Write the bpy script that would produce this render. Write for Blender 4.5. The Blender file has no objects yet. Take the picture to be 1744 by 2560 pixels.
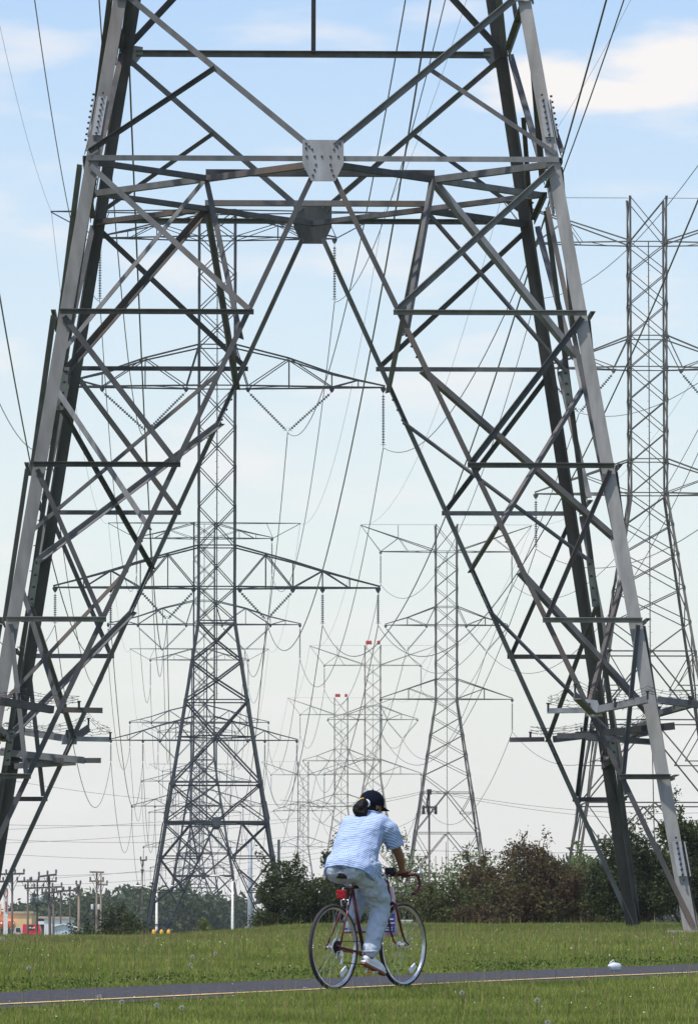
import bpy, bmesh, math, random
import numpy as np
from mathutils import Vector, Matrix
random.seed(7); rng=np.random.default_rng(7)
S=bpy.context.scene; C=S.collection
# ---------------------------------------------------------------- camera, sky, sun, exposure
F=14550.0; PITCH=0.08179
cam=bpy.data.objects.new('camera',bpy.data.cameras.new('camera')); C.objects.link(cam)
cam.data.sensor_fit='VERTICAL'; cam.data.sensor_height=24.0; cam.data.lens=24.0*F/2560.0
cam.data.clip_start=0.5; cam.data.clip_end=9000
cam.location=(0,0,0); cam.rotation_euler=(math.pi/2+PITCH,0,0)
S.camera=cam
S.render.resolution_x=697; S.render.resolution_y=1024
SUN_EL=math.radians(67); SUN_AZ=math.radians(232)   # azimuth clockwise from +Y
sd=Vector((math.sin(SUN_AZ)*math.cos(SUN_EL),math.cos(SUN_AZ)*math.cos(SUN_EL),math.sin(SUN_EL)))
sl=bpy.data.lights.new('sun','SUN'); sl.energy=4.3; sl.angle=math.radians(1.0); sl.color=(1,.955,.88)
so=bpy.data.objects.new('sun',sl); C.objects.link(so); so.rotation_euler=sd.to_track_quat('Z','Y').to_euler()
w=bpy.data.worlds.new('World'); S.world=w; w.use_nodes=True
N=w.node_tree.nodes; L=w.node_tree.links; N.clear()
def mnode(T,op,a,b=None,c=None,clamp=False):
    n=T.nodes.new('ShaderNodeMath'); n.operation=op; n.use_clamp=clamp
    for i,v in enumerate((a,b,c)):
        if v is None: continue
        if isinstance(v,(int,float)): n.inputs[i].default_value=v
        else: T.links.new(v,n.inputs[i])
    return n.outputs[0]
WT=w.node_tree
sky=N.new('ShaderNodeTexSky'); sky.sky_type='NISHITA'; sky.sun_disc=False
sky.sun_elevation=SUN_EL; sky.sun_rotation=SUN_AZ; sky.air_density=1.15; sky.dust_density=1.2; sky.ozone_density=1.6; sky.altitude=100
tc=N.new('ShaderNodeTexCoord'); sx=N.new('ShaderNodeSeparateXYZ'); L.new(tc.outputs['Generated'],sx.inputs[0])
yy=mnode(WT,'MAXIMUM',sx.outputs[1],0.05)
U=mnode(WT,'DIVIDE',sx.outputs[0],yy); V=mnode(WT,'DIVIDE',sx.outputs[2],yy)
cb=N.new('ShaderNodeCombineXYZ'); L.new(U,cb.inputs[0]); L.new(V,cb.inputs[1])
def wnoise(scale,sxy,det=5):
    mp=N.new('ShaderNodeMapping'); mp.inputs['Scale'].default_value=(sxy[0],sxy[1],1); L.new(cb.outputs[0],mp.inputs[0])
    n=N.new('ShaderNodeTexNoise'); n.inputs['Scale'].default_value=scale; n.inputs['Detail'].default_value=det; n.inputs['Roughness'].default_value=.5
    L.new(mp.outputs[0],n.inputs['Vector']); return n.outputs['Fac']
nz=wnoise(1.0,(60,150),7); nz2=wnoise(1.0,(22,75),4)
def puff(u0,v0,ru,rv,amp=1.5):
    a=mnode(WT,'DIVIDE',mnode(WT,'SUBTRACT',U,u0),ru); b=mnode(WT,'DIVIDE',mnode(WT,'SUBTRACT',V,v0),rv)
    r=mnode(WT,'SQRT',mnode(WT,'ADD',mnode(WT,'MULTIPLY',a,a),mnode(WT,'MULTIPLY',b,b)))
    m=mnode(WT,'SUBTRACT',1.0,r); m=mnode(WT,'ADD',m,mnode(WT,'MULTIPLY',mnode(WT,'SUBTRACT',nz,.5),amp))
    n=N.new('ShaderNodeMapRange'); n.interpolation_type='SMOOTHSTEP'; L.new(m,n.inputs[0]); n.inputs[1].default_value=-.25; n.inputs[2].default_value=.55
    return n.outputs[0]
pf=[puff(.059,.1590,.019,.0072),puff(.0345,.1568,.0105,.0058),puff(.046,.1545,.026,.0038)]
big=mnode(WT,'MAXIMUM',mnode(WT,'MAXIMUM',pf[0],pf[1]),pf[2])
low=N.new('ShaderNodeMapRange'); low.interpolation_type='SMOOTHSTEP'; L.new(nz2,low.inputs[0]); low.inputs[1].default_value=.50; low.inputs[2].default_value=.70
lowf=mnode(WT,'MULTIPLY',low.outputs[0],.55)
cm=mnode(WT,'MAXIMUM',big,lowf)
hsv=N.new('ShaderNodeHueSaturation'); L.new(sky.outputs[0],hsv.inputs['Color']); hsv.inputs['Saturation'].default_value=1.18; hsv.inputs['Value'].default_value=1.85
# broad haze veil of the real sky: paler near the horizon
veil=N.new('ShaderNodeMapRange'); L.new(V,veil.inputs[0]); veil.inputs[1].default_value=0.0; veil.inputs[2].default_value=.19; veil.inputs[3].default_value=.97; veil.inputs[4].default_value=0.12
v1=N.new('ShaderNodeMix'); v1.data_type='RGBA'; L.new(mnode(WT,'POWER',veil.outputs[0],1.45),v1.inputs['Factor']); L.new(hsv.outputs[0],v1.inputs['A']); hsv.inputs['Hue'].default_value=.512; v1.inputs['B'].default_value=(9.3,9.15,9.05,1)
mx=N.new('ShaderNodeMix'); mx.data_type='RGBA'; L.new(cm,mx.inputs['Factor']); L.new(v1.outputs['Result'],mx.inputs['A']); mx.inputs['B'].default_value=(9.8,9.5,9.35,1)
bg=N.new('ShaderNodeBackground'); bg.inputs['Strength'].default_value=.10; L.new(mx.outputs['Result'],bg.inputs[0])
wo=N.new('ShaderNodeOutputWorld'); L.new(bg.outputs[0],wo.inputs[0])
S.view_settings.view_transform='Standard'; S.view_settings.look='None'; S.view_settings.exposure=0.0; S.view_settings.gamma=1
S.render.engine='CYCLES'
S.cycles.volume_bounces=0; S.cycles.max_bounces=6

# ---------------------------------------------------------------- helpers
def ray(px,py,d):            # photo position at depth d -> point of the place
    return Vector(((px-872)/F*d*1.0/math.cos(0), d, d*math.tan(PITCH+math.atan((1280-py)/F))))
def prop(o,label=None,cat=None,group=None,kind=None):
    if label: o['label']=label
    if cat: o['category']=cat
    if group: o['group']=group
    if kind: o['kind']=kind
    return o
def empty(name,loc,rz=0,**k):
    o=bpy.data.objects.new(name,None); C.objects.link(o); o.location=loc; o.rotation_euler=(0,0,rz); o.empty_display_size=.2
    return prop(o,**k)
def link(name,me,mat,parent=None,**k):
    o=bpy.data.objects.new(name,me); C.objects.link(o)
    if mat is not None and len(me.materials)==0: me.materials.append(mat)
    if parent: o.parent=parent
    return prop(o,**k)
def tree_copy(o,loc=None,rz=None,parent=None,label=None,scale=None):
    c=o.copy(); C.objects.link(c); c.parent=parent
    if loc is not None: c.location=loc
    if rz is not None: c.rotation_euler=(0,0,rz)
    if scale is not None: c.scale=scale
    if label: c['label']=label
    for ch in KIDS(o): tree_copy(ch,parent=c)
    return c
def KIDS(o): return [x for x in bpy.data.objects if x.parent==o]
class MB:
    def __init__(s): s.v=[]; s.f=[]
    def add(s,vs,fs):
        n=len(s.v); s.v+= [tuple(v) for v in vs]; s.f+=[tuple(i+n for i in f) for f in fs]; return s
    def angle(s,p0,p1,size,a,b,t=None,center=True,off=0.0):
        p0=Vector(p0);p1=Vector(p1); ax=(p1-p0).normalized()
        a=Vector(a); a=(a-ax*a.dot(ax)).normalized(); b=Vector(b); b=(b-ax*b.dot(ax)); b=(b-a*b.dot(a)).normalized()
        t=t or max(.012,size*.1); o=-a*size/2 if center else Vector()
        o=o-b*off
        pr=[(0,0),(size,0),(size,t),(t,t),(t,size),(0,size)]
        vs=[p+o+a*x+b*y for p in (p0,p1) for x,y in pr]
        fs=[(i,(i+1)%6,6+(i+1)%6,6+i) for i in range(6)]+[(5,4,3,0),(3,2,1,0),(6,9,10,11),(6,7,8,9)]
        return s.add(vs,fs)
    def box(s,c,d,R=None):
        c=Vector(c); h=[x/2 for x in d]; vs=[]
        for x in(-1,1):
            for y in(-1,1):
                for z in(-1,1):
                    q=Vector((x*h[0],y*h[1],z*h[2])); vs.append(c+(R@q if R else q))
        return s.add(vs,[(0,1,3,2),(4,6,7,5),(0,4,5,1),(2,3,7,6),(0,2,6,4),(1,5,7,3)])
    def beam(s,p0,p1,w_,h_,up=(0,0,1)):
        p0=Vector(p0);p1=Vector(p1);ax=(p1-p0);l=ax.length;ax.normalize();u=Vector(up)
        if abs(ax.dot(u))>.98:u=Vector((0,1,0))
        x=ax.cross(u).normalized();z=x.cross(ax)
        R=Matrix((ax,x,z)).transposed(); return s.box((p0+p1)/2,(l,w_,h_),R)
    def tube(s,pts,r,n=8,cap=True,closed=False):
        pts=[Vector(p) for p in pts]; m=len(pts); rr=r if isinstance(r,(list,tuple)) else [r]*m
        up=None; vs=[]; fs=[]
        for i,p in enumerate(pts):
            if closed: t=(pts[(i+1)%m]-pts[i-1])
            else: t=pts[min(i+1,m-1)]-pts[max(i-1,0)]
            t=t.normalized() if t.length>1e-9 else Vector((0,0,1))
            if up is None: up=Vector((0,0,1)) if abs(t.z)<.9 else Vector((1,0,0))
            x=t.cross(up)
            if x.length<1e-6: x=t.orthogonal()
            x.normalize(); y=t.cross(x).normalized(); up=-y if True else up
            for k in range(n):
                a=2*math.pi*k/n; vs.append(p+(x*math.cos(a)+y*math.sin(a))*rr[i])
        for i in range(m if closed else m-1):
            j=(i+1)%m
            for k in range(n): fs.append((i*n+k,j*n+k,j*n+(k+1)%n,i*n+(k+1)%n))
        if cap and not closed: fs+=[tuple(range(n)),tuple(reversed(range((m-1)*n,m*n)))]
        return s.add(vs,fs)
    def lathe(s,prof,o=(0,0,0),axis=(0,0,1),n=16):
        ax=Vector(axis).normalized(); x=ax.orthogonal().normalized(); y=ax.cross(x); o=Vector(o); vs=[];fs=[]
        for r,h in prof:
            for k in range(n):
                a=2*math.pi*k/n; vs.append(o+ax*h+(x*math.cos(a)+y*math.sin(a))*r)
        m=len(prof)
        for i in range(m-1):
            for k in range(n): fs.append((i*n+k,i*n+(k+1)%n,(i+1)*n+(k+1)%n,(i+1)*n+k))
        fs+=[tuple(reversed(range(n))),tuple(range((m-1)*n,m*n))]
        return s.add(vs,fs)
    def ball(s,c,r,n=12,m=8,R=None):
        c=Vector(c); r=r if isinstance(r,(tuple,list)) else (r,r,r); vs=[];fs=[]
        for i in range(m+1):
            th=math.pi*i/m
            for k in range(n):
                a=2*math.pi*k/n; q=Vector((r[0]*math.sin(th)*math.cos(a),r[1]*math.sin(th)*math.sin(a),r[2]*math.cos(th))); vs.append(c+(R@q if R else q))
        for i in range(m):
            for k in range(n): fs.append((i*n+k,(i+1)*n+k,(i+1)*n+(k+1)%n,i*n+(k+1)%n))
        return s.add(vs,fs)
    def prism(s,pts,nrm,t):          # polygon (planar points) thickened along nrm
        nrm=Vector(nrm).normalized(); n=len(pts); p=[Vector(q) for q in pts]
        return s.add([q for q in p]+[q+nrm*t for q in p],[tuple(reversed(range(n))),tuple(range(n,2*n))]+[(i,(i+1)%n,n+(i+1)%n,n+i) for i in range(n)])
    ZF=None
    def mesh(s,name,smooth=False):
        if MB.ZF: s.v=[MB.ZF(v) for v in s.v]
        me=bpy.data.meshes.new(name); me.from_pydata(s.v,[],s.f); 
        bm=bmesh.new(); bm.from_mesh(me); bmesh.ops.remove_doubles(bm,verts=bm.verts,dist=1e-6) if smooth else None
        bmesh.ops.recalc_face_normals(bm,faces=bm.faces); bm.to_mesh(me); bm.free()
        if smooth: me.shade_smooth()
        return me
    def obj(s,name,mat,parent=None,smooth=False,**k): return link(name,s.mesh(name,smooth),mat,parent,**k)

# ---------------------------------------------------------------- materials
def mat(name,col,rough=.6,metal=0.0,var=.15,scale=8.0,bump=0.0,spec=.4,rnd=0.0,col2=None,trans=0.0,isl=0.0,stretch=None):
    m=bpy.data.materials.new(name); m.use_nodes=True; T=m.node_tree; n=T.nodes; l=T.links; b=n['Principled BSDF']
    b.inputs['Roughness'].default_value=rough; b.inputs['Metallic'].default_value=metal; b.inputs['Specular IOR Level'].default_value=spec
    tc=n.new('ShaderNodeTexCoord'); src=tc.outputs['Object']
    if stretch:
        mp=n.new('ShaderNodeMapping'); mp.inputs['Scale'].default_value=stretch; l.new(src,mp.inputs[0]); src=mp.outputs[0]
    nz=n.new('ShaderNodeTexNoise'); nz.inputs['Scale'].default_value=scale; nz.inputs['Detail'].default_value=6; l.new(src,nz.inputs['Vector'])
    c2=col2 or tuple(min(1,c*(1+var)) for c in col); c1=col if col2 else tuple(c*(1-var) for c in col)
    mr=n.new('ShaderNodeMapRange'); l.new(nz.outputs['Fac'],mr.inputs[0]); mr.inputs[1].default_value=.35; mr.inputs[2].default_value=.65
    f=mr.outputs[0]
    if isl>0:
        g=n.new('ShaderNodeNewGeometry'); f=mnode(T,'ADD',mnode(T,'MULTIPLY',f,1-isl),mnode(T,'MULTIPLY',g.outputs['Random Per Island'],isl))
    mix=n.new('ShaderNodeMix'); mix.data_type='RGBA'; l.new(f,mix.inputs['Factor']); mix.inputs['A'].default_value=(*c1,1); mix.inputs['B'].default_value=(*c2,1)
    out=mix.outputs['Result']
    if rnd>0:
        oi=n.new('ShaderNodeObjectInfo'); hs=n.new('ShaderNodeHueSaturation'); l.new(out,hs.inputs['Color'])
        l.new(mnode(T,'ADD',mnode(T,'MULTIPLY',oi.outputs['Random'],2*rnd),1-rnd),hs.inputs['Value']); out=hs.outputs[0]
    l.new(out,b.inputs['Base Color'])
    if bump>0:
        bp=n.new('ShaderNodeBump'); bp.inputs['Strength'].default_value=bump; bp.inputs['Distance'].default_value=.02; l.new(nz.outputs['Fac'],bp.inputs['Height']); l.new(bp.outputs[0],b.inputs['Normal'])
    if trans>0:
        tr=n.new('ShaderNodeBsdfTranslucent'); l.new(out,tr.inputs[0]); ms=n.new('ShaderNodeMixShader'); ms.inputs[0].default_value=trans
        l.new(b.outputs[0],ms.inputs[1]); l.new(tr.outputs[0],ms.inputs[2]); l.new(ms.outputs[0],n['Material Output'].inputs[0])
    return m
def steel(name,grey,rust,rust_amt,dark=.55):
    m=bpy.data.materials.new(name); m.use_nodes=True; T=m.node_tree; n=T.nodes; l=T.links; b=n['Principled BSDF']
    b.inputs['Roughness'].default_value=.7; b.inputs['Metallic'].default_value=.05; b.inputs['Specular IOR Level'].default_value=.2
    tc=n.new('ShaderNodeTexCoord'); oi=n.new('ShaderNodeObjectInfo')
    mp=n.new('ShaderNodeMapping'); mp.inputs['Scale'].default_value=(1,1,.22); l.new(tc.outputs['Object'],mp.inputs[0])
    n1=n.new('ShaderNodeTexNoise'); n1.inputs['Scale'].default_value=5; n1.inputs['Detail'].default_value=7; l.new(mp.outputs[0],n1.inputs['Vector'])
    n2=n.new('ShaderNodeTexNoise'); n2.inputs['Scale'].default_value=1.3; n2.inputs['Detail'].default_value=4; l.new(mp.outputs[0],n2.inputs['Vector'])
    n3=n.new('ShaderNodeTexNoise'); n3.inputs['Scale'].default_value=28; n3.inputs['Detail'].default_value=3; l.new(tc.outputs['Object'],n3.inputs['Vector'])
    r1=n.new('ShaderNodeMapRange'); l.new(n1.outputs['Fac'],r1.inputs[0]); r1.inputs[1].default_value=.3; r1.inputs[2].default_value=.7
    g=n.new('ShaderNodeMix'); g.data_type='RGBA'; l.new(r1.outputs[0],g.inputs['Factor']); g.inputs['A'].default_value=(*[c*.72 for c in grey],1); g.inputs['B'].default_value=(*[c*1.2 for c in grey],1)
    hs=n.new('ShaderNodeHueSaturation'); l.new(g.outputs['Result'],hs.inputs['Color']); l.new(mnode(T,'ADD',mnode(T,'MULTIPLY',mnode(T,'POWER',oi.outputs['Random'],1.6),2.0*(1.0-dark)),dark+.05),hs.inputs['Value'])
    # rust patches, heavier on some members
    rnd2=mnode(T,'FRACT',mnode(T,'MULTIPLY',oi.outputs['Random'],7.31))
    a=mnode(T,'ADD',mnode(T,'MULTIPLY',n2.outputs['Fac'],1.0),mnode(T,'MULTIPLY',n3.outputs['Fac'],.25)); a=mnode(T,'ADD',a,mnode(T,'MULTIPLY',mnode(T,'POWER',rnd2,2.0),rust_amt))
    r2=n.new('ShaderNodeMapRange'); l.new(a,r2.inputs[0]); r2.inputs[1].default_value=.76; r2.inputs[2].default_value=1.1; r2.clamp=True; r2.inputs[4].default_value=.8
    mx=n.new('ShaderNodeMix'); mx.data_type='RGBA'; l.new(r2.outputs[0],mx.inputs['Factor']); l.new(hs.outputs[0],mx.inputs['A']); mx.inputs['B'].default_value=(*rust,1)
    l.new(mx.outputs['Result'],b.inputs['Base Color'])
    bp=n.new('ShaderNodeBump'); bp.inputs['Strength'].default_value=.15; bp.inputs['Distance'].default_value=.01; l.new(n3.outputs['Fac'],bp.inputs['Height']); l.new(bp.outputs[0],b.inputs['Normal'])
    return m
M={}
M['steel']=steel('weathered_steel',(.13,.133,.134),(.165,.118,.088),.34,.42)
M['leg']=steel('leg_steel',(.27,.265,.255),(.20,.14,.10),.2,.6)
M['leg_shaded']=steel('shaded_leg_steel',(.085,.085,.08),(.12,.09,.07),.2,.7)  # darker copy of the leg steel, shade of the rear legs put into its colour
M['plate']=steel('plate_steel',(.30,.31,.32),(.22,.14,.09),.12,.8)
M['bolt']=mat('bolt',(.05,.045,.045),.6,.3)
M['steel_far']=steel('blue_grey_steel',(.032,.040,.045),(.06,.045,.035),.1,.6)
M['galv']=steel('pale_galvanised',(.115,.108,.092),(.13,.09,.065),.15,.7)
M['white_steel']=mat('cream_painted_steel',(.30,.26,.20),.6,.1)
M['ins']=mat('insulator_glaze',(.10,.12,.13),.3,0)
M['wire']=mat('conductor_metal',(.035,.037,.04),.5,.3)
M['wood']=mat('weathered_pole_wood',(.10,.08,.07),.85,0,.25,6,.3,stretch=(1,1,.1),rnd=.2)
M['wood_pale']=mat('pale_pole_wood',(.23,.18,.135),.85,0,.2,6,.3,stretch=(1,1,.1))
M['concrete']=mat('concrete',(.42,.38,.32),.9,0,.15,10,.3)

# ---------------------------------------------------------------- terrain
zy=[-80,0,10,20,30,39.4,47.2,55,70,80,93.5,105,115,128,140,180,300,439,700,1000,3200]
zz=[-2.6,-1.5,-1.2,-.87,-.54,-.236,.023,.25,.52,.64,.84,1.08,1.25,1.22,.95,-.2,-.8,-.45,1.5,1.9,2.5]
ty=np.arange(-80,3200,1.0); tz=np.interp(ty,zy,zz)
kk=np.exp(-.5*(np.arange(-12,13)/4.0)**2); kk/=kk.sum()
tzs=np.convolve(np.pad(tz,12,mode='edge'),kk,mode='valid')
def gz(x,y):
    x=np.asarray(x,float); y=np.asarray(y,float)
    z=np.interp(y,ty,tzs)
    t=np.clip((y-60)/45,0,1); t=t*t*(3-2*t)
    u=np.clip(-x/4.6,0,1); return z-.23*(u*u*(3-2*u))*t
def G(x,y): return float(gz(x,y))
def graded(lo,hi,fine,step,growth):
    a=[0.0]; s=step
    while a[-1]<fine: a.append(a[-1]+step)
    while a[-1]<hi: s*=growth; a.append(a[-1]+s)
    return a
xa=graded(0,1100,25,1.0,1.18); xs=sorted(set([-v for v in xa]+xa))
ysr=[v for v in graded(0,2100,190,1.0,1.12)]; ys=sorted(set([-60,-40,-25,-15,-8,-4,-2]+ysr)); ys=[y for y in ys if y<=2150]
gv=np.array([(x,y) for y in ys for x in xs]); gzv=gz(gv[:,0],gv[:,1])
nx=len(xs); me=bpy.data.meshes.new('ground')
me.from_pydata(np.c_[gv,gzv].tolist(),[],[(j*nx+i,j*nx+i+1,(j+1)*nx+i+1,(j+1)*nx+i) for j in range(len(ys)-1) for i in range(nx-1)]); me.shade_smooth()
M['ground']=mat('field_ground',(.06,.085,.016),.95,0,.2,.9,.4,.2,col2=(.11,.13,.03))
link('ground',me,M['ground'],None,kind='structure')
# path: straight asphalt ribbon climbing the slope to the right
PD=Vector((.555,.832,0)); PN=Vector((.832,-.555,0)); P0=Vector((-.12,46.25,0))
def ribbon(name,c0,c1,lift,matr,s0=-50,s1=75,step=1.0,jit=0.0,th=0.0):
    vs=[];fs=[];i=0;s=s0
    while s<=s1:
        for c in (c0,(2*c0+c1)/3,(c0+2*c1)/3,c1):
            cc=c+(random.uniform(-jit,jit) if c in (c0,c1) else 0)
            p=P0+PD*s+PN*cc; vs.append((p.x,p.y,G(p.x,p.y)+lift))
        if i:
            b=4*i; fs+=[(b-4+k,b-3+k,b+1+k,b+k) for k in range(3)]
        i+=1; s+=step
    if th>0:      # thickness at both edges
        for col in (0,3):
            base=len(vs)
            for k in range(i): x,y,z=vs[4*k+col]; vs.append((x,y,z-th))
            fs+=[(4*k+col,4*(k+1)+col,base+k+1,base+k) for k in range(i-1)]
    me=bpy.data.meshes.new(name); me.from_pydata(vs,[],fs); return link(name,me,matr,None,kind='structure')
M['asphalt']=mat('asphalt',(.050,.049,.054),.9,0,.28,22,.8,.2)
M['yline']=mat('faded_yellow_line',(.56,.39,.16),.8,0,.25,9,.2,.3)
ribbon('path',-1.62,.52,.02,M['asphalt'],jit=.075,step=.3,th=.05)
ribbon('path_marking',.02,.13,.026,M['yline'],jit=.004)

# ---------------------------------------------------------------- steel pylon of the left row
def rotz(v,i):
    x,y,z=v
    for _ in range(i): x,y=-y,x
    return Vector((x,y,z))
SL=.1617; W0=6.0; HW=lambda h: W0-SL*h if h<28.02 else (1.47 if h<28.03 else 1.42)
PK=2.5528; HWAIST=PK*5
class Coll:       # collects members either one by one (fine) or joined per part name (coarse)
    def __init__(s,parent,coarse=False): s.p=parent; s.c=coarse; s.b={}
    def put(s,name,mb,matr,sub=None,smooth=False,own=False):
        if s.c and not own: s.b.setdefault((name,matr.name),MB()).add(mb.v,mb.f); return None
        return mb.obj(name,matr,sub or s.p,smooth)
    def flush(s):
        for (n,m),mb in s.b.items(): mb.obj(n,bpy.data.materials[m],s.p)
def bolt(mb,p,nrm,r=.022,h=.03): mb.lathe([(r,0),(r,h*.6),(r*.8,h)],p,nrm,6)
def string_mesh(length,n,r=.13):
    mb=MB(); mb.tube([(0,0,0),(0,0,-.16*length/3)],.02,6); top=-.05*length; span=length*.88
    for i in range(n):
        z=top-span*(i+.5)/n; k=span/n
        mb.lathe([(.03,-k*.5),(r,-k*.18),(r*.95,-k*.02),(.045,k*.12),(.03,k*.5)],(0,0,z),(0,0,1),10)
    mb.tube([(0,0,-length*.92),(0,0,-length)],.03,6); mb.lathe([(.05,-.02),(.24,0),(.05,.03)],(0,0,-length*.955),(0,0,1),10)
    return mb
_smesh={}
def put_string(parent,top,bot,n,key,r=.13):
    top=Vector(top);bot=Vector(bot); l=(bot-top).length
    k=(key,round(l,2))
    if k not in _smesh: _smesh[k]=string_mesh(l,n,r).mesh('insulator_string',False); _smesh[k].materials.append(M['ins'])
    o=link('insulator_string',_smesh[k],None,parent); o.location=top
    q=Vector((0,0,-1)).rotation_difference((bot-top).normalized()); o.rotation_mode='QUATERNION'; o.rotation_quaternion=q
    return o
def xpanel(mb,i,h0,h1,hw0,hw1,size,single=False):   # X on face i between two levels
    n=rotz((0,-1,0),i)
    a=rotz((-hw0,-hw0,h0),i);b=rotz((hw1,-hw1,h1),i);c=rotz((hw0,-hw0,h0),i);d=rotz((-hw1,-hw1,h1),i)
    ax=(b-a).normalized(); mb.angle(a,b,size,n.cross(ax),-n,off=.03)
    ax=(d-c).normalized(); mb.angle(c,d,size,n.cross(ax),-n,off=.055)
def arm(cl,side,tip,hb,ht,verts,xb,hub=1.42,size=.11,up=False,chord_m=None):
    # cross-arm truss: bottom chords level at hb, top chords from column at ht down to tip
    mb=MB(); m=chord_m or cl.m
    def tb(x): return hub*(1-(x-hub)/(tip-hub))
    for sy in(-1,1):
        y0=sy*hub
        mb.angle((side*hub,y0,hb),(side*tip,0,hb),size*1.15,(0,0,1),(0,-sy,0)) 
        pts=[(hub,ht)]+[(x,z) for x,z in verts]+[(tip,hb+.12)]
        for (xa,za),(xb_,zb) in zip(pts,pts[1:]): mb.angle((side*xa,sy*tb(xa),za),(side*xb_,sy*tb(xb_),zb),size*1.1,(0,0,1),(0,-sy,0))
        for x,z in verts: mb.angle((side*x,sy*tb(x),hb),(side*x,sy*tb(x),z),size*.7,(1,0,0),(0,-sy,0))
        for (x1,z1),(x2,z2) in xb: mb.angle((side*x1,sy*tb(x1),z1),(side*x2,sy*tb(x2),z2),size*.7,(0,0,1),(0,-sy,0))
    xs_=[hub]+[x for x,_ in verts]+[tip]
    for x1,x2 in zip(xs_,xs_[1:]): mb.beam((side*x1,tb(x1),hb),(side*x2,-tb(x2),hb),.05,.05); 
    for x,_ in verts: mb.beam((side*x,tb(x),hb),(side*x,-tb(x),hb),.06,.06)
    cl.put('crossarm',mb,m,own=True)
def hanger(cl,x,h):
    mb=MB(); mb.prism([(x-.22,-.04,h+.02),(x+.22,-.04,h+.02),(x+.16,-.04,h-.18),(x+.05,-.04,h-.34),(x-.05,-.04,h-.34),(x-.16,-.04,h-.18)],(0,1,0),.08); cl.put('hanger_plate',mb,cl.m)
T_STR=[]   # (local attach x, h) of wires on the left-row pylons
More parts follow.
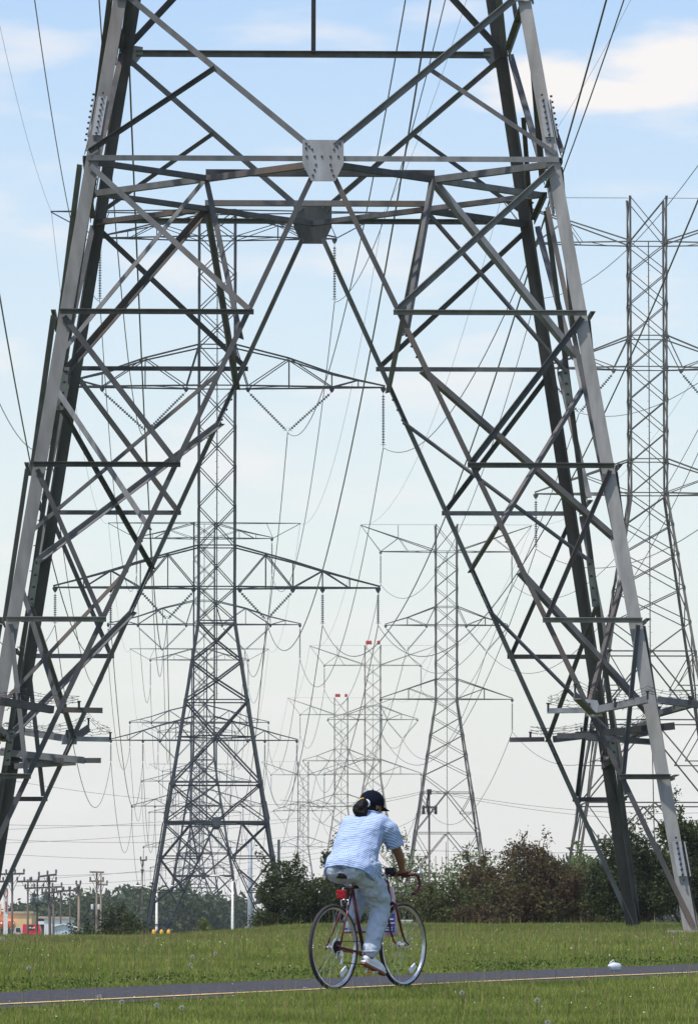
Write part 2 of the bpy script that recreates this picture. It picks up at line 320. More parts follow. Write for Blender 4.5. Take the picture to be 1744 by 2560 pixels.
def pylon_T(root,coarse=False,near=False):
    cl=Coll(root,coarse); ms=M['steel'] if near else M['steel_far']; ml=M['leg'] if near else M['steel_far']; mp=M['plate'] if near else M['steel_far']; cl.m=ms
    lv=lambda k:k*PK
    def fp(i,x,h,off=0.0):  # point on face i: x along face, outwards offset
        return rotz((x,-HW(h)-off,h),i)
    for i in range(4):
        n=rotz((0,-1,SL),i).normalized(); nx_=rotz((1,0,0),i); ny=rotz((0,1,0),i)
        # leg: big angle, corner outwards
        L0=rotz((W0,-W0,-.25),i); K=rotz((HW(28.02),-HW(28.02),28.02),i)
        mb=MB(); mb.angle(L0,K,.215,-nx_,ny,.028,center=False); T=rotz((1.42,-1.42,30.59),i); T2=rotz((1.42,-1.42,59.3),i)
        mb.angle(K,T,.2,-nx_,ny,.025,center=False); mb.angle(T,T2,.16,-nx_,ny,.022,center=False)
        lg=mb.obj('leg',M['leg_shaded'] if near and i in(1,2) else ml,root)  # rear legs of the near pylon get the steel with painted-in shade
        if near:
            # bolted splices on the outside of both flanges
            for hh,hl in ((13.2,.66),(.95,.56)):
                for fl in (0,1):
                    d_=-nx_ if fl==0 else ny; o_=rotz((0,-1,0),i) if fl==0 else nx_
                    def lp(h,a,b): 
                        q=rotz((HW(h),-HW(h),h),i); return q+d_*a+o_*b
                    mb=MB(); mb.prism([lp(hh,.05,.003),lp(hh,.20,.003),lp(hh+hl,.20,.003),lp(hh+hl,.05,.003)],o_,.02)
                    sp=mb.obj('splice_plate',mp,lg)
                    nb=9
                    for j in range(nb):
                        b_=MB(); h=hh-.06+(hl+.12)*j/(nb-1); bolt(b_,lp(h,.12,.022),o_,.02,.04); b_.obj('bolt',M['bolt'],lg)
            if i==2:
                mb=MB()
                for j in range(26):
                    h=1.2+j*.45; q=rotz((HW(h),-HW(h),h),i)+ny*.19+nx_*.0; mb.tube([q,q+nx_*(.11)],.009,5)
                mb.obj('step_bolts',M['bolt'],lg)
            mb=MB(); b0=rotz((W0-.1,-W0+.1,0),i); mb.box(b0+Vector((0,0,-.42)),(.85,.85,1.0)); mb.obj('concrete_footing',M['concrete'],root)
        def fm(name,a,b,size,outward,t=.013,sub=None):
            ax=(b-a).normalized(); u=n.cross(ax); u=u if u.z>0 else -u
            mb=MB(); mb.angle(a,b,size,-u,n if outward else -n,t); return cl.put(name,mb,ms)
        # horizontals between the leg and the inverted V
        for k in (1,2,3,4):
            h=lv(k); xv=W0*.994*(5-k)/5; xl=HW(h)
            for s_ in(-1,1):
                mb=MB(); mb.angle(fp(i,s_*(xv-.05),h,.035),fp(i,s_*(xl-.03),h,.035),.082,(0,0,-1),rotz((0,-1,0),i),.014); cl.put('horizontal_brace',mb,ms)
        # inverted V legs
        for s_ in(-1,1):
            a=fp(i,s_*.18,HWAIST-.25,.004); b=fp(i,s_*(W0-.12),.15,.004); ax=(b-a).normalized()
            fm('main_brace',a,b,.085,False,.012)
            # panel diagonals: leg at level k+1 down to V at level k
            for k in (4,3,2,1):
                fm('diagonal_brace',fp(i,s_*(HW(lv(k+1))-.1),lv(k+1)-.08,.019),fp(i,s_*(W0*.994*(5-k)/5+.03),lv(k)+.05,.019),.094 if k>2 else .078,s_>0)
        # waist beam and gusset
        for s_ in(-1,1):
            mb=MB(); mb.angle(fp(i,s_*.3,HWAIST+.05,.035),fp(i,s_*(HW(HWAIST)-.04),HWAIST+.05,.035),.09,(0,0,-1),rotz((0,1,0),i),.014); cl.put('horizontal_brace',mb,ms)
        h=HWAIST; g=MB(); y=.055
        g.prism([fp(i,x,h+z,y) for x,z in ((-.34,.36),(.34,.36),(.34,-.04),(.2,-.34),(-.2,-.34),(-.34,-.04))],n,.02); gp=cl.put('gusset_plate',g,mp if i!=2 else ms)  # rear gusset takes the darker brace steel, painting the shade on its inner face
        if near:
            for x,z in [(-.28,.30),(-.23,.25),(-.18,.2),(-.28,.22),(.28,.30),(.23,.25),(.18,.2),(.25,.08),(.12,.08),(-.02,.08),(-.14,.08),(-.27,.08),(-.12,-.06),(-.14,-.15),(-.17,-.24),(.12,-.06),(.14,-.15),(.17,-.24)]:
                b_=MB(); bolt(b_,fp(i,x,h+z,y+.022),n,.019,.018); b_.obj('bolt',M['bolt'],gp)
        # waist diaphragm: diamond through the four gussets with corner struts
        hw=HW(h); A=rotz((0,-hw+.08,h),i); B=rotz((hw-.08,0,h),i); Pm=(A+B)/2; Z=Vector((0,0,-1))
        for q0,q1 in((A,Pm),(Pm,B)):
            mb=MB(); mb.angle(q0,q1,.105,(0,0,1),(q1-q0).cross(Z),.016); cl.put('diaphragm_brace',mb,ms)
        mb=MB(); mb.angle(Pm,rotz((hw-.1,-hw+.1,h),i),.11,(0,0,1),nx_,.012); cl.put('diaphragm_brace',mb,ms)
        if i%2==0:
            Pl=(A+rotz((-hw+.08,0,h),i))/2; mb=MB(); mb.angle(Pl+Vector((0,0,.1)),Pm+Vector((0,0,.1)),.11,(0,0,1),ny,.012); cl.put('diaphragm_brace',mb,ms)
        # hip bracing between the front V and the side V of this corner
        def vf(k): t=k/5; return rotz((W0*.994*(1-t),-HW(lv(k))+.03,lv(k)),i)
        def vs_(k): t=k/5; return rotz((HW(lv(k))-.03,-W0*.994*(1-t),lv(k)),i)
        dg=rotz((1,-1,0),i).normalized()
        def hb(a,b,sz): 
            ax=(b-a).normalized(); mb=MB(); mb.angle(a,b,sz,dg.cross(ax),-dg,.014); cl.put('hip_brace',mb,ms)
        hb(Pm,vf(3.85),.085); hb(Pm,vs_(3.85),.115); hb(vf(3.63),vs_(2.6),.10); hb(vs_(3.63),vf(2.6),.07)
        hb(vf(2.32),vs_(1.42),.10); hb(vs_(2.32),vf(1.42),.07)
        if i in (1,2): hb(vf(1.27),rotz((HW(lv(1.27)),-HW(lv(1.27)),lv(1.27)),i),.08)
        for k1,k0 in((3.88,3.60),(2.62,2.30),(1.46,1.22)):
            for f_,o_ in ((vf,ny),(vs_,-nx_)):
                a=f_(k1);b=f_(k0); mb=MB(); mb.prism([a-o_*.02,b-o_*.02,b+o_*.10,a+o_*.10],dg,.014); gpl=cl.put('gusset_plate',mb,mp)
                if near:
                    mb=MB()
                    for t in(.1,.35,.6,.85): bolt(mb,a.lerp(b,t)+o_*.04+dg*.014,dg,.02,.03); bolt(mb,a.lerp(b,t)+o_*.04,-dg,.02,.03)
                    mb.obj('bolt_row',M['bolt'],gpl)
        # upper frame
        hu=15.75
        for s_ in (-1,1):
            a=fp(i,s_*.2,HWAIST+.25,.004); b=fp(i,s_*(HW(hu)-.1),hu-.05,.004); ax=(b-a).normalized()
            fm('main_brace',a,b,.10,s_>0,.012)
            m_=a.lerp(b,.5); q=fp(i,s_*(HW(HWAIST+.15)-.06),HWAIST+.15,.019); fm('diagonal_brace',m_,q,.078,s_<0,.01)
            mb=MB(); mb.prism([fp(i,s_*(HW(hu)-x),hu+z,.02) for x,z in((.02,.18),(.42,.12),(.42,-.02),(.26,-.22),(.02,-.22))],n,.016); cl.put('gusset_plate',mb,mp)
        mb=MB(); mb.angle(fp(i,-HW(hu)+.3,hu,.036),fp(i,HW(hu)-.3,hu,.036),.11,(0,0,-1),rotz((0,1,0),i),.014); cl.put('horizontal_brace',mb,ms)
        mb=MB(); mb.angle(fp(i,0,hu,.02),fp(i,0,19.37,.02),.08,nx_,-n,.01); cl.put('hanger_post',mb,ms)
        for h0,h1,hc in((hu,22.03,19.37),(22.03,25.02,23.57),(25.02,28.02,26.54)):
            for s_ in(-1,1):
                for hq in (h0,h1):
                    a=fp(i,0,hc,.004+.015*(hq==h1)); b=fp(i,s_*(HW(hq)-.05),hq,.004+.015*(hq==h1)); ax=(b-a).normalized(); mb=MB(); mb.angle(a,b,.12,n.cross(ax),-n,.014); cl.put('diagonal_brace',mb,ms)
        mb=MB(); mb.angle(fp(i,-HW(22.03),22.0,.036),fp(i,HW(22.03),22.0,.036),.09,(0,0,-1),-n,.012); cl.put('horizontal_brace',mb,ms)
        h=19.0; A=rotz((0,-HW(h)+.05,h+.3),i); B=rotz((HW(h-.8)-.05,0,h+.3),i); mb=MB(); mb.angle(A,B,.1,(0,0,1),(B-A).cross(Z),.012); cl.put('diaphragm_brace',mb,ms)
        # column lattice, one panel mesh per face
        mb=MB(); lev=[28.02,30.59,33.72]+[33.72+3.0325*j for j in range(1,5)]+[48.96,51.71,54.46,57.22,59.2]
        for h0,h1 in zip(lev,lev[1:]): xpanel(mb,i,h0,h1,1.47 if h0<30 else 1.42,1.42,.075)
        for hh in (28.02,30.59,33.72,45.85,48.96,57.22,59.24): mb.angle(rotz((-1.42,-1.42,hh),i),rotz((1.42,-1.42,hh),i),.09,(0,0,1),rotz((0,1,0),i),off=.07)
        mb.obj('lattice_face',ms,root)
    mb=MB(); mb.tube([(0,-1.36,22.0),(0,-1.36,59)],.045,6)
    for j in range(80): mb.tube([(-.16 if j%2 else .0,-1.38,22.5+.45*j),(.0 if j%2 else .16,-1.38,22.5+.45*j)],.012,4)
    mb.obj('climbing_pole',ms,root)
    for s_ in(-1,1):
        arm(cl,s_,12.35,30.59,33.72,[(3.7,33.11),(5.77,32.55),(8.0,31.87),(10.05,31.3)],[((1.6,30.6),(3.7,33.11)),((3.7,33.11),(5.7,30.6)),((5.77,30.6),(8.0,31.87)),((8.0,31.87),(10.0,30.6))])
        arm(cl,s_,12.75,45.85,48.96,[(5.45,47.99),(8.7,46.89),(10.7,46.4)],[((2.35,45.85),(5.45,47.99)),((5.45,47.99),(8.7,45.85)),((1.42,48.9),(2.35,45.85)),((8.7,45.85),(10.7,46.4))])
        arm(cl,s_,9.05,57.22,59.2,[(4.6,58.3),(6.8,57.8)],[((1.42,57.22),(4.6,58.3)),((4.6,58.3),(6.6,57.22))],size=.09)
        mb=MB(); mb.beam((s_*1.4,-1.2,59.24),(s_*12.65,0,59.24),.09,.09); mb.beam((s_*1.4,1.2,59.24),(s_*12.65,0,59.24),.09,.09); mb.beam((s_*9.05,0,57.26),(s_*12.65,0,59.2),.08,.08); mb.beam((s_*8.2,0,59.2),(s_*9.05,0,57.26),.06,.06); cl.put('earthwire_peak',mb,ms,own=True)
        for x,h in((1.75,30.55),(5.75,30.55),(8.0,30.55),(12.2,30.55),(2.35,45.8),(8.7,45.8),(12.6,45.8),(8.9,57.18)): hanger(cl,s_*x,h)
        put_string(root,(s_*1.75,0,30.3),(s_*3.7,0,28.2),12,'a'); put_string(root,(s_*5.75,0,30.3),(s_*3.8,0,28.2),12,'a')
        put_string(root,(s_*8.0,0,30.2),(s_*8.0,0,27.8),13,'a'); put_string(root,(s_*12.2,0,30.2),(s_*12.2,0,27.8),13,'a')
        put_string(root,(s_*2.35,0,45.5),(s_*5.3,0,42.5),18,'a'); put_string(root,(s_*8.7,0,45.5),(s_*5.4,0,42.5),18,'a')
        put_string(root,(s_*12.6,0,45.5),(s_*12.6,0,41.3),18,'a'); put_string(root,(s_*8.9,0,56.85),(s_*8.9,0,52.4),20,'a')
    cl.flush()
T_ATT=[(3.75,28.1,'inner lowest-arm'),(8.0,27.75,'middle lowest-arm'),(12.2,27.75,'outer lowest-arm'),(5.35,42.4,'inner middle-arm'),(12.6,41.25,'outer middle-arm'),(8.9,52.35,'top-arm'),(12.6,59.2,'thin earth')]
YAWT=.0278
def tline(d): # centre of the left row at depth d
    return Vector((-.538-.0278*(d-99.28),d,0))
T=[]
p=tline(99.28); t1=empty('lattice_pylon',(p.x,p.y,.856),YAWT,label='huge nearest lattice pylon straddling the top of the picture with rusty bolted braces',cat='electricity pylon',group='lattice pylons of the left row')
pylon_T(t1,near=True); T.append(t1)
p=tline(439.5); t2=empty('lattice_pylon',(p.x,p.y,-.31),YAWT,label='dark blue-grey lattice pylon framed by the left leg of the nearest pylon',cat='electricity pylon',group='lattice pylons of the left row')
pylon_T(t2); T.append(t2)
p=tline(765); T.append(tree_copy(t2,(p.x,p.y,2.0),YAWT,label='third dark pylon of the left row, standing right behind the blue-grey one'))
p=tline(1060); t4=empty('lattice_pylon',(p.x,p.y,2.6),YAWT,label='fourth pylon of the left row, faint behind the dark ones',cat='electricity pylon',group='lattice pylons of the left row')
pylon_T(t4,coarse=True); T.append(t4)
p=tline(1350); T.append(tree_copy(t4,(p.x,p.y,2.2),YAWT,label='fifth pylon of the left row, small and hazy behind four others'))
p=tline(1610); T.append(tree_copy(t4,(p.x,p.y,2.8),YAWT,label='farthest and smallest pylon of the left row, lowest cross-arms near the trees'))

# anti-climb guards of the nearest pylon: outrigger beams, posts and barbed wire round each corner
def guard(i,which):
    r=empty('climbing_guard',t1.location+Matrix.Rotation(YAWT,3,'Z')@rotz((5.0,-5.0,3.65),i),YAWT+i*math.pi/2,
            label='barbed-wire climbing guard on the %s leg of the nearest pylon'%which,cat='climbing guard',group='barbed-wire guards on the nearest pylon')
    # local: +x outwards to the side, -y outwards to the front, origin inside the leg corner
    hw=HW(3.65); leg=(hw-5.0,-hw+5.0); vx=W0*.994*(1-3.65/12.76)-5.0; zb=0
    def bm_(a,b,sz=.13,name='outrigger_beam',m=M['steel']):
        mb=MB(); mb.angle(a,b,sz,(0,0,1),Vector(b)-Vector(a) and (Vector(b)-Vector(a)).cross(Vector((0,0,1))),.014); return mb.obj(name,m,r)
    f=leg[1]-.06
    bm_((vx-.68,f,-.03),(vx-.05,f,-.02),.085,m=M['plate'])
    bm_((vx-.28,f-.5,.20),(vx+.0,f-.05,-.02),.15)
    bm_((vx+.1,f-.02,-.02),(leg[0]-.25,f-.55,.13),.13)
    bm_((leg[0]-.1,f-.6,.12),(leg[0]+1.0,f+.1,.03),.12)
    s_=-leg[0]-.0
    sx=leg[0]+.06
    bm_((sx,-vx+.68-0,-.03),(sx,-vx+.05,-.02),.085)
    bm_((sx+.0,-vx-.1,-.02),(sx+.5,leg[1]+.2,.1),.12)
    bm_((vx-.2,f+.35,-.42),(leg[0]+.25,f+.2,-.26),.12); bm_((leg[0]-1.2,f+.15,-.45),(leg[0]-.1,f+.25,-.52),.1)
    bm_((vx-.5,f+.3,-.42),(vx+.35,f+.32,-.42),.09)
    mb=MB(); mb.prism([(vx-.06,f-.06,.16),(vx+.13,f-.06,.14),(vx+.22,f-.06,-.12),(vx-.06,f-.06,-.12)],(0,1,0),.02); gp=mb.obj('gusset_plate',M['plate'],r)
    for x,z in((0,.08),(.0,-.07),(.08,-.07),(.15,-.06)): b_=MB(); bolt(b_,(vx+x,f-.062,z),(0,-1,0),.02,.03); b_.obj('bolt',M['bolt'],gp)
    ring=[(vx-.66,f,.08),(vx-.26,f-.52,.36),(vx+.4,f-.25,.14),(leg[0]-.25,f-.55,.25),(leg[0]+.45,f-.3,.18),(leg[0]+1.0,f+.1,.12),(sx+.5,leg[1]+.5,.2),(sx+.05,-vx+.3,.1),(vx+.1,f+.5,.1),(vx-.66,f,.08)]
    mbp=MB()
    for q in ring[:-1]: mbp.tube([(q[0],q[1],q[2]-.12),q],.02,6); mbp.lathe([(.03,0),(.035,.02)],q,(0,0,1),6)
    mbp.obj('wire_post',M['bolt'],r)
    mw=MB(); rr=random.Random(i)
    for lay in range(3):
        for a,b in zip(ring,ring[1:]):
            a=Vector(a)+Vector((0,0,lay*.05));b=Vector(b)+Vector((0,0,lay*.05)); m=9
            pts=[a.lerp(b,t/m)+Vector((rr.uniform(-.012,.012),rr.uniform(-.012,.012),-.05*math.sin(math.pi*t/m)+rr.uniform(-.012,.012))) for t in range(m+1)]
            mw.tube(pts,.0035,4)
            for q in pts[1:-1:2]:
                for _ in range(2): d=Vector((rr.uniform(-1,1),rr.uniform(-1,1),rr.uniform(-1,1))).normalized()*.035; mw.tube([q-d,q+d],.003,3)
    mw.obj('barbed_wire',M['bolt'],r)
for i,nm in((0,'front right'),(1,'rear right'),(2,'rear left'),(3,'front left')): guard(i,nm)

# ---------------------------------------------------------------- paler pylon of the right row
HR=lambda h: 1.45 if h>37.6 else 1.45+(37.6-h)*.158
def pylon_R(root,coarse=False,m=None):
    m=m or M['galv']; cl=Coll(root,coarse); cl.m=m
    for i in range(4):
        n=rotz((0,-1,0),i); nx_=rotz((1,0,0),i); ny=rotz((0,1,0),i)
        mb=MB(); b=rotz((HR(0),-HR(0),-.4),i); k=rotz((1.45,-1.45,37.6),i); t=rotz((1.45,-1.45,60.6),i)
        mb.angle(b,k,.2,-nx_,ny,.025,center=False); mb.angle(k,t,.15,-nx_,ny,.02,center=False); mb.obj('leg',m,root)
        mb=MB(); lev=[37.6+2.45*j for j in range(9)]; lev[-1]=57.05
        for h0,h1 in zip(lev,lev[1:]): xpanel(mb,i,h0,h1,1.45,1.45,.07)
        xpanel(mb,i,57.05,60.6,1.45,1.45,.07)
        for hh in(57.05,49.8,47.4,40.3,37.7): mb.angle(rotz((-1.45,-1.45,hh),i),rotz((1.45,-1.45,hh),i),.08,(0,0,1),ny,off=.07)
        mb.obj('lattice_face',m,root)
        mb=MB(); lev=[37.6,35.3,33.0,30.4,27.7]
        for h0,h1 in zip(lev,lev[1:]): xpanel(mb,i,h1,h0,HR(h1),HR(h0),.08)
        mb.obj('tapered_lattice_face',m,root)
        def fp(x,h,o=0.0): return rotz((x,-HR(h)-o,h),i)
        def mem(name,a,b,sz):
            ax=(b-a).normalized(); mb=MB(); mb.angle(a,b,sz,n.cross(ax),-n,.012); cl.put(name,mb,m)
        for s_ in(-1,1):
            mem('diagonal_brace',fp(0,25.46,.01),fp(s_*HR(27.7),27.7,.01),.09)
            prev=25.46
            for h1 in (20.2,13.9,7.2,.3):
                mem('main_brace',fp(0,prev,.01),fp(s_*HR(h1),h1,.01),.11)
                mid=(prev+h1)/2; mem('diagonal_brace',fp(s_*HR(mid)*.5,mid,.02),fp(s_*HR(prev),prev,.02),.08)
                mem('horizontal_brace',fp(s_*HR(mid)*.5,mid,.03),fp(s_*HR(mid),mid,.03),.08)
                prev=h1
        for hh in(25.46,20.2,13.9,7.2): mem('horizontal_brace',fp(-HR(hh),hh,.035),fp(HR(hh),hh,.035),.1)
    mb=MB(); mb.tube([(0,-1.5,25.46),(0,-1.5,57)],.045,6); mb.tube([(0,-HR(3)+.5,2.5),(0,-1.52,25.46)],.045,6)
    for j in range(64): mb.tube([(-.17 if j%2 else 0,-1.52,26+.48*j),(0 if j%2 else .17,-1.52,26+.48*j)],.012,4)
    mb.obj('climbing_pole',m,root)
    for s_ in(-1,1):
        arm(cl,s_,8.05,47.4,49.8,[(5.1,48.4)],[((2.6,47.4),(5.1,48.4)),((1.45,49.8),(2.6,47.4))],hub=1.45,size=.1)
        arm(cl,s_,8.7,37.7,40.3,[(4.95,39.1)],[((1.45,37.8),(4.95,39.1))],hub=1.45,size=.1)
        # top arm: chords rise outwards to the earth-wire tip
        mb=MB()
        for sy in(-1,1):
            def q(x,h): return (s_*x,sy*1.45*max(0,1-(x-1.45)/9.75),h)
            mb.angle(q(1.45,57.15),q(11.2,60.5),.11,(0,0,1),(0,-sy,0)); mb.angle(q(1.45,57.05),q(8.6,57.05),.1,(0,0,1),(0,-sy,0))
            mb.beam(q(8.6,57.05),q(11.2,60.5),.06,.06); mb.beam(q(8.6,57.05),q(6.3,58.8),.06,.06); mb.beam(q(6.2,58.8),q(5.0,57.05),.05,.05); mb.beam(q(6.3,58.8),q(6.3,60.55),.04,.04)
        mb.beam((s_*1.45,0,60.6),(s_*11.2,0,60.6),.04,.04)
        for x in (3,5,7): mb.beam((s_*x,1.45*(1-(x-1.45)/9.75),57.05),(s_*(x+1.5),-1.45*(1-(x+.05)/9.75),57.05),.05,.05)
        cl.put('crossarm',mb,m,own=True)
        for x,h in((8.6,57.0),(2.6,47.35),(7.95,47.35),(8.6,37.65)): hanger(cl,s_*x,h)
        put_string(root,(s_*8.6,0,56.7),(s_*8.6,0,52.8),20,'r'); put_string(root,(s_*8.6,0,37.35),(s_*8.6,0,33.5),20,'r')
        put_string(root,(s_*2.6,0,47.05),(s_*5.2,0,44.0),18,'r'); put_string(root,(s_*7.95,0,47.05),(s_*5.3,0,44.0),18,'r')
    cl.flush()
R_ATT=[(8.6,33.45,'lowest-arm'),(5.25,43.95,'middle-arm'),(8.6,52.75,'top-arm'),(11.2,60.55,'thin earth')]
def rline(d): return Vector((.0818*445-.0311*d,d,0))
R=[]; rg='pale lattice pylons of the right row'
def rp(d,z): p=rline(d); return (p.x+(.34 if d==445 else 0),p.y,z)
r1=empty('lattice_pylon',rp(445,0.15),.0311,label='tall pale pylon at the right edge seen behind the big right leg',cat='electricity pylon',group=rg); pylon_R(r1)
R.append(r1)
R.append(tree_copy(r1,rp(761,.1),.0311,label='grey pylon with three pairs of arms between the big pylon legs, right of the rider'))
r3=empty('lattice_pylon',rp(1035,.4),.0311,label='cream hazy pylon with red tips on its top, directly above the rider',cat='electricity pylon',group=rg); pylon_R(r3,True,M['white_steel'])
mb=MB()
for x in(-1.0,-.5,1.0): mb.lathe([(.3,0),(.3,.55),(.12,.7)],(x,-1.4,60.7),(0,0,1),8)
mb.obj('warning_lamp',mat('red_lamp_glass',(.5,.02,.01),.4),r3)
R.append(r3)
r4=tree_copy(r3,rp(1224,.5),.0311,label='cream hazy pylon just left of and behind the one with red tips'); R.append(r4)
r5=empty('lattice_pylon',rp(1566,.4),.0311,label='farthest pylon of the right row, faint above the dark shrub left of the rider',cat='electricity pylon',group=rg); pylon_R(r5,True); R.append(r5)
r0=tree_copy(r1,rp(115,1.0),.0311,label='nearest pylon of the right row, outside the right edge of the view'); 

# ---------------------------------------------------------------- wires
wires=[]
def wire(name,a,b,sag,r,label,group,cat='power line',n=36,m=None):
    pts=[]
    for i in range(n+1):
        t=i/n; p=Vector(a).lerp(Vector(b),t); p.z-=4*sag*t*(1-t); pts.append(p)
    mb=MB(); mb.tube(pts,r,5,True); return mb.obj(name,m or M['wire'],None,label=label,cat=cat,group=group)
def world(o,p): return Vector(o.location)+Matrix.Rotation(o.rotation_euler.z,3,'Z')@Vector(p)
ordn=['nearest','second','third','fourth','fifth','farthest']
def string_row(P,att,row,names,radii,sags):
    for k in range(len(P)-1):
        for x,h,nm in att:
            for s_,sn in((-1,'left'),(1,'right')):
                e='earth' in nm
                wire('earth_wire' if e else 'conductor',world(P[k],(s_*x,0,h)),world(P[k+1],(s_*x,0,h)),sags[k]*(.7 if e else 1),radii[k]*(.45 if e else 1),
                     '%s %s wire, %s to %s pylon of the %s row'%(sn,nm,names[k],names[k+1],row),'wires of the %s row'%row)
string_row(T,T_ATT,'left',ordn,[.026,.034,.038,.042,.045],[10,9.5,8.5,8.5,7])
string_row([r0]+R,R_ATT,'right',['unseen','rightmost','second','red-tipped','fourth','farthest'],[.024,.032,.038,.042,.045],[10,9.5,8,6,8.5])

# ---------------------------------------------------------------- foliage
def leaf_mesh(name,pts,size,seed,aspect=.6,tilt=None):
    r=np.random.default_rng(seed); n=len(pts); u=r.normal(size=(n,3)); u/=np.linalg.norm(u,axis=1)[:,None]
    v=r.normal(size=(n,3)); v-=u*(u*v).sum(1)[:,None]; v/=np.linalg.norm(v,axis=1)[:,None]
    s=size*(.6+.8*r.random(n))[:,None]; a=u*s; b=v*s*aspect
    V=np.empty((n,4,3)); V[:,0]=pts-a; V[:,1]=pts+b*.8-a*.1; V[:,2]=pts+a; V[:,3]=pts-b*.8-a*.1
    me=bpy.data.meshes.new(name); me.vertices.add(4*n); me.vertices.foreach_set('co',V.reshape(-1).astype(np.float32))
    me.loops.add(4*n); me.loops.foreach_set('vertex_index',np.arange(4*n,dtype=np.int32)); me.polygons.add(n); me.polygons.foreach_set('loop_start',np.arange(0,4*n,4,dtype=np.int32))
    me.update(calc_edges=True); me.validate(); return me
def crown_pts(lobes,n,seed,shell=.55):
    r=np.random.default_rng(seed); L_=np.array(lobes); vol=(L_[:,3]*L_[:,4]*L_[:,5])**.67; pk=r.choice(len(L_),n,p=vol/vol.sum())
    d=r.normal(size=(n,3)); d/=np.linalg.norm(d,axis=1)[:,None]; rad=(shell+(1-shell)*r.random(n)**.7)*(1+.12*r.normal(size=n).clip(-2,2))
    # drop leaves in random gap directions per lobe for an uneven edge
    return L_[pk,:3]+d*L_[pk,3:6]*rad[:,None]
def plant(name,loc,w_,h_,seed,leafmat,label,cat,group=None,leaves=9000,leaf=.05,lobes=26,trunk=None,sprigs=14,shape='shrub',depth=None,woodm=None,dn=None):
    r=random.Random(seed); root=empty(name,loc,0,label=label,cat=cat,group=group); dp=depth or w_
    lob=[];br=MB(); wm=woodm or M['bark']
    base=.08*h_ if shape=='shrub' else .32*h_
    for k in range(lobes):
        a=r.uniform(0,2*math.pi); t=r.random()**.5; 
        x=math.cos(a)*t*w_*.42; y=math.sin(a)*t*dp*.42
        top=h_*(1-(.34 if shape=='shrub' else .55)*t*t)*r.uniform(.72,.93); z=base+(top-base)*r.uniform(.25,1)
        rr=r.uniform(.12,.24)*min(w_,h_*1.4)
        z=max(z,rr*.7 if shape=='shrub' else base+rr*.4); z=min(z,h_-rr*.7)
        lob.append((x,y,z,rr,rr,rr*r.uniform(.6,.9)))
        br.tube([(0+x*.1,y*.1,.0),(x*.35,y*.35,z*.5),(x,y,z)],[.035*h_/3,.022*h_/3,.008],5)
    pts=[crown_pts(lob,leaves,seed)]
    for k in range(sprigs):
        x,y,z,rr,_,_2=r.choice(lob); d=Vector((r.uniform(-1,1),r.uniform(-1,1),r.uniform(.3,1.3))).normalized(); l=rr*r.uniform(1.2,1.9); q0=Vector((x,y,z)); q1=q0+d*l+Vector((0,0,.06))
        br.tube([q0,(q0+q1)/2+Vector((r.uniform(-.05,.05),0,.03)),q1],[.012,.009,.004],4)
        m=int(leaves/lobes*.16); t=np.random.default_rng(seed*31+k); s_=t.random(m)[:,None]*.6+.45; pts.append(np.array(q0)+(np.array(q1-q0))*s_+t.normal(size=(m,3))*rr*.13)
    if trunk: br.tube([(0,0,-.3),(trunk*.4,0,h_*.25),(0,0,h_*.5),(.1*w_,0,h_*.75)],[trunk*1.25,trunk,trunk*.7,trunk*.3],8)
    br.obj('trunk' if trunk else 'stems',wm,root)
    P_=np.concatenate(pts)
    core=pts[0]; wx=np.percentile(core[:,0],99.3)-np.percentile(core[:,0],.7); wy=np.percentile(core[:,1],99.3)-np.percentile(core[:,1],.7); ht=np.percentile(core[:,2],99.6)
    k3=np.array([w_/wx,dp/wy,h_*.97/ht]); P_=P_*k3; br.v=[tuple(np.array(v)*k3) for v in br.v]; P_=P_[P_[:,2]>.0]
    me=leaf_mesh('foliage',P_,leaf,seed); link('crown' if trunk else 'foliage',me,leafmat,root)
    return root
M['bark']=mat('bark',(.10,.08,.065),.9,0,.3,9,.3)
def leafm(name,a,b,tr=.38): return mat(name,a,.6,0,.1,1.1,0,.25,col2=b,trans=tr,isl=.55)
M['lf_dark']=leafm('dark_green_leaves',(.018,.03,.011),(.09,.11,.034))
M['lf_red']=leafm('reddish_olive_leaves',(.06,.018,.020),(.145,.14,.05))
M['lf_olive']=leafm('olive_leaves',(.045,.055,.018),(.15,.165,.055))
M['lf_light']=leafm('light_green_leaves',(.07,.10,.02),(.16,.20,.05))
M['lf_far']=leafm('mid_green_leaves',(.05,.072,.035),(.11,.14,.06))
sg='shrubs along the crest of the field'
def sh(px,pw,ytop,d,seed,mt,label,leaves=9000,leaf=.045,sprigs=16,lobes=26,depth=None,name='shrub',cat='shrub',trunk=None,woodm=None):
    x=(px-872)/F*d; z0=G(x,d)-.1; zt=ray(px,ytop,d).z; return plant(name,(x,d,z0),pw/F*d,zt-z0,seed,M[mt],label,cat,sg if name=='shrub' else None,leaves,leaf,lobes,trunk,sprigs,depth=depth,woodm=woodm)
sh(285,200,2262,142,1,'lf_dark','dark round shrub at far left beside the bottom of the dark pylon',12000,.035,8)
sh(745,210,2150,140,2,'lf_dark','dark green shrub directly left behind the rider',18000,.04,14,34)
sh(845,150,2128,143,3,'lf_dark','tall dark shrub hidden behind the back of the rider',14000,.04,14,28)
sh(1010,170,2235,139,4,'lf_olive','low olive shrub seen past the front wheel',10000,.04,14)
sh(1120,200,2205,138,5,'lf_olive','olive shrub between the wooden pole and the reddish one',12000,.04,16)
sh(1225,180,2160,141,6,'lf_red','wispy reddish shrub left of the tallest reddish shrub',14000,.038,22,28)
sh(1335,260,2105,139,7,'lf_red','tallest reddish-brown shrub in the middle right with wispy top shoots',24000,.038,34,40)
sh(1480,190,2185,142,8,'lf_olive','olive shrub behind the foot of the rear right leg',12000,.04,16)
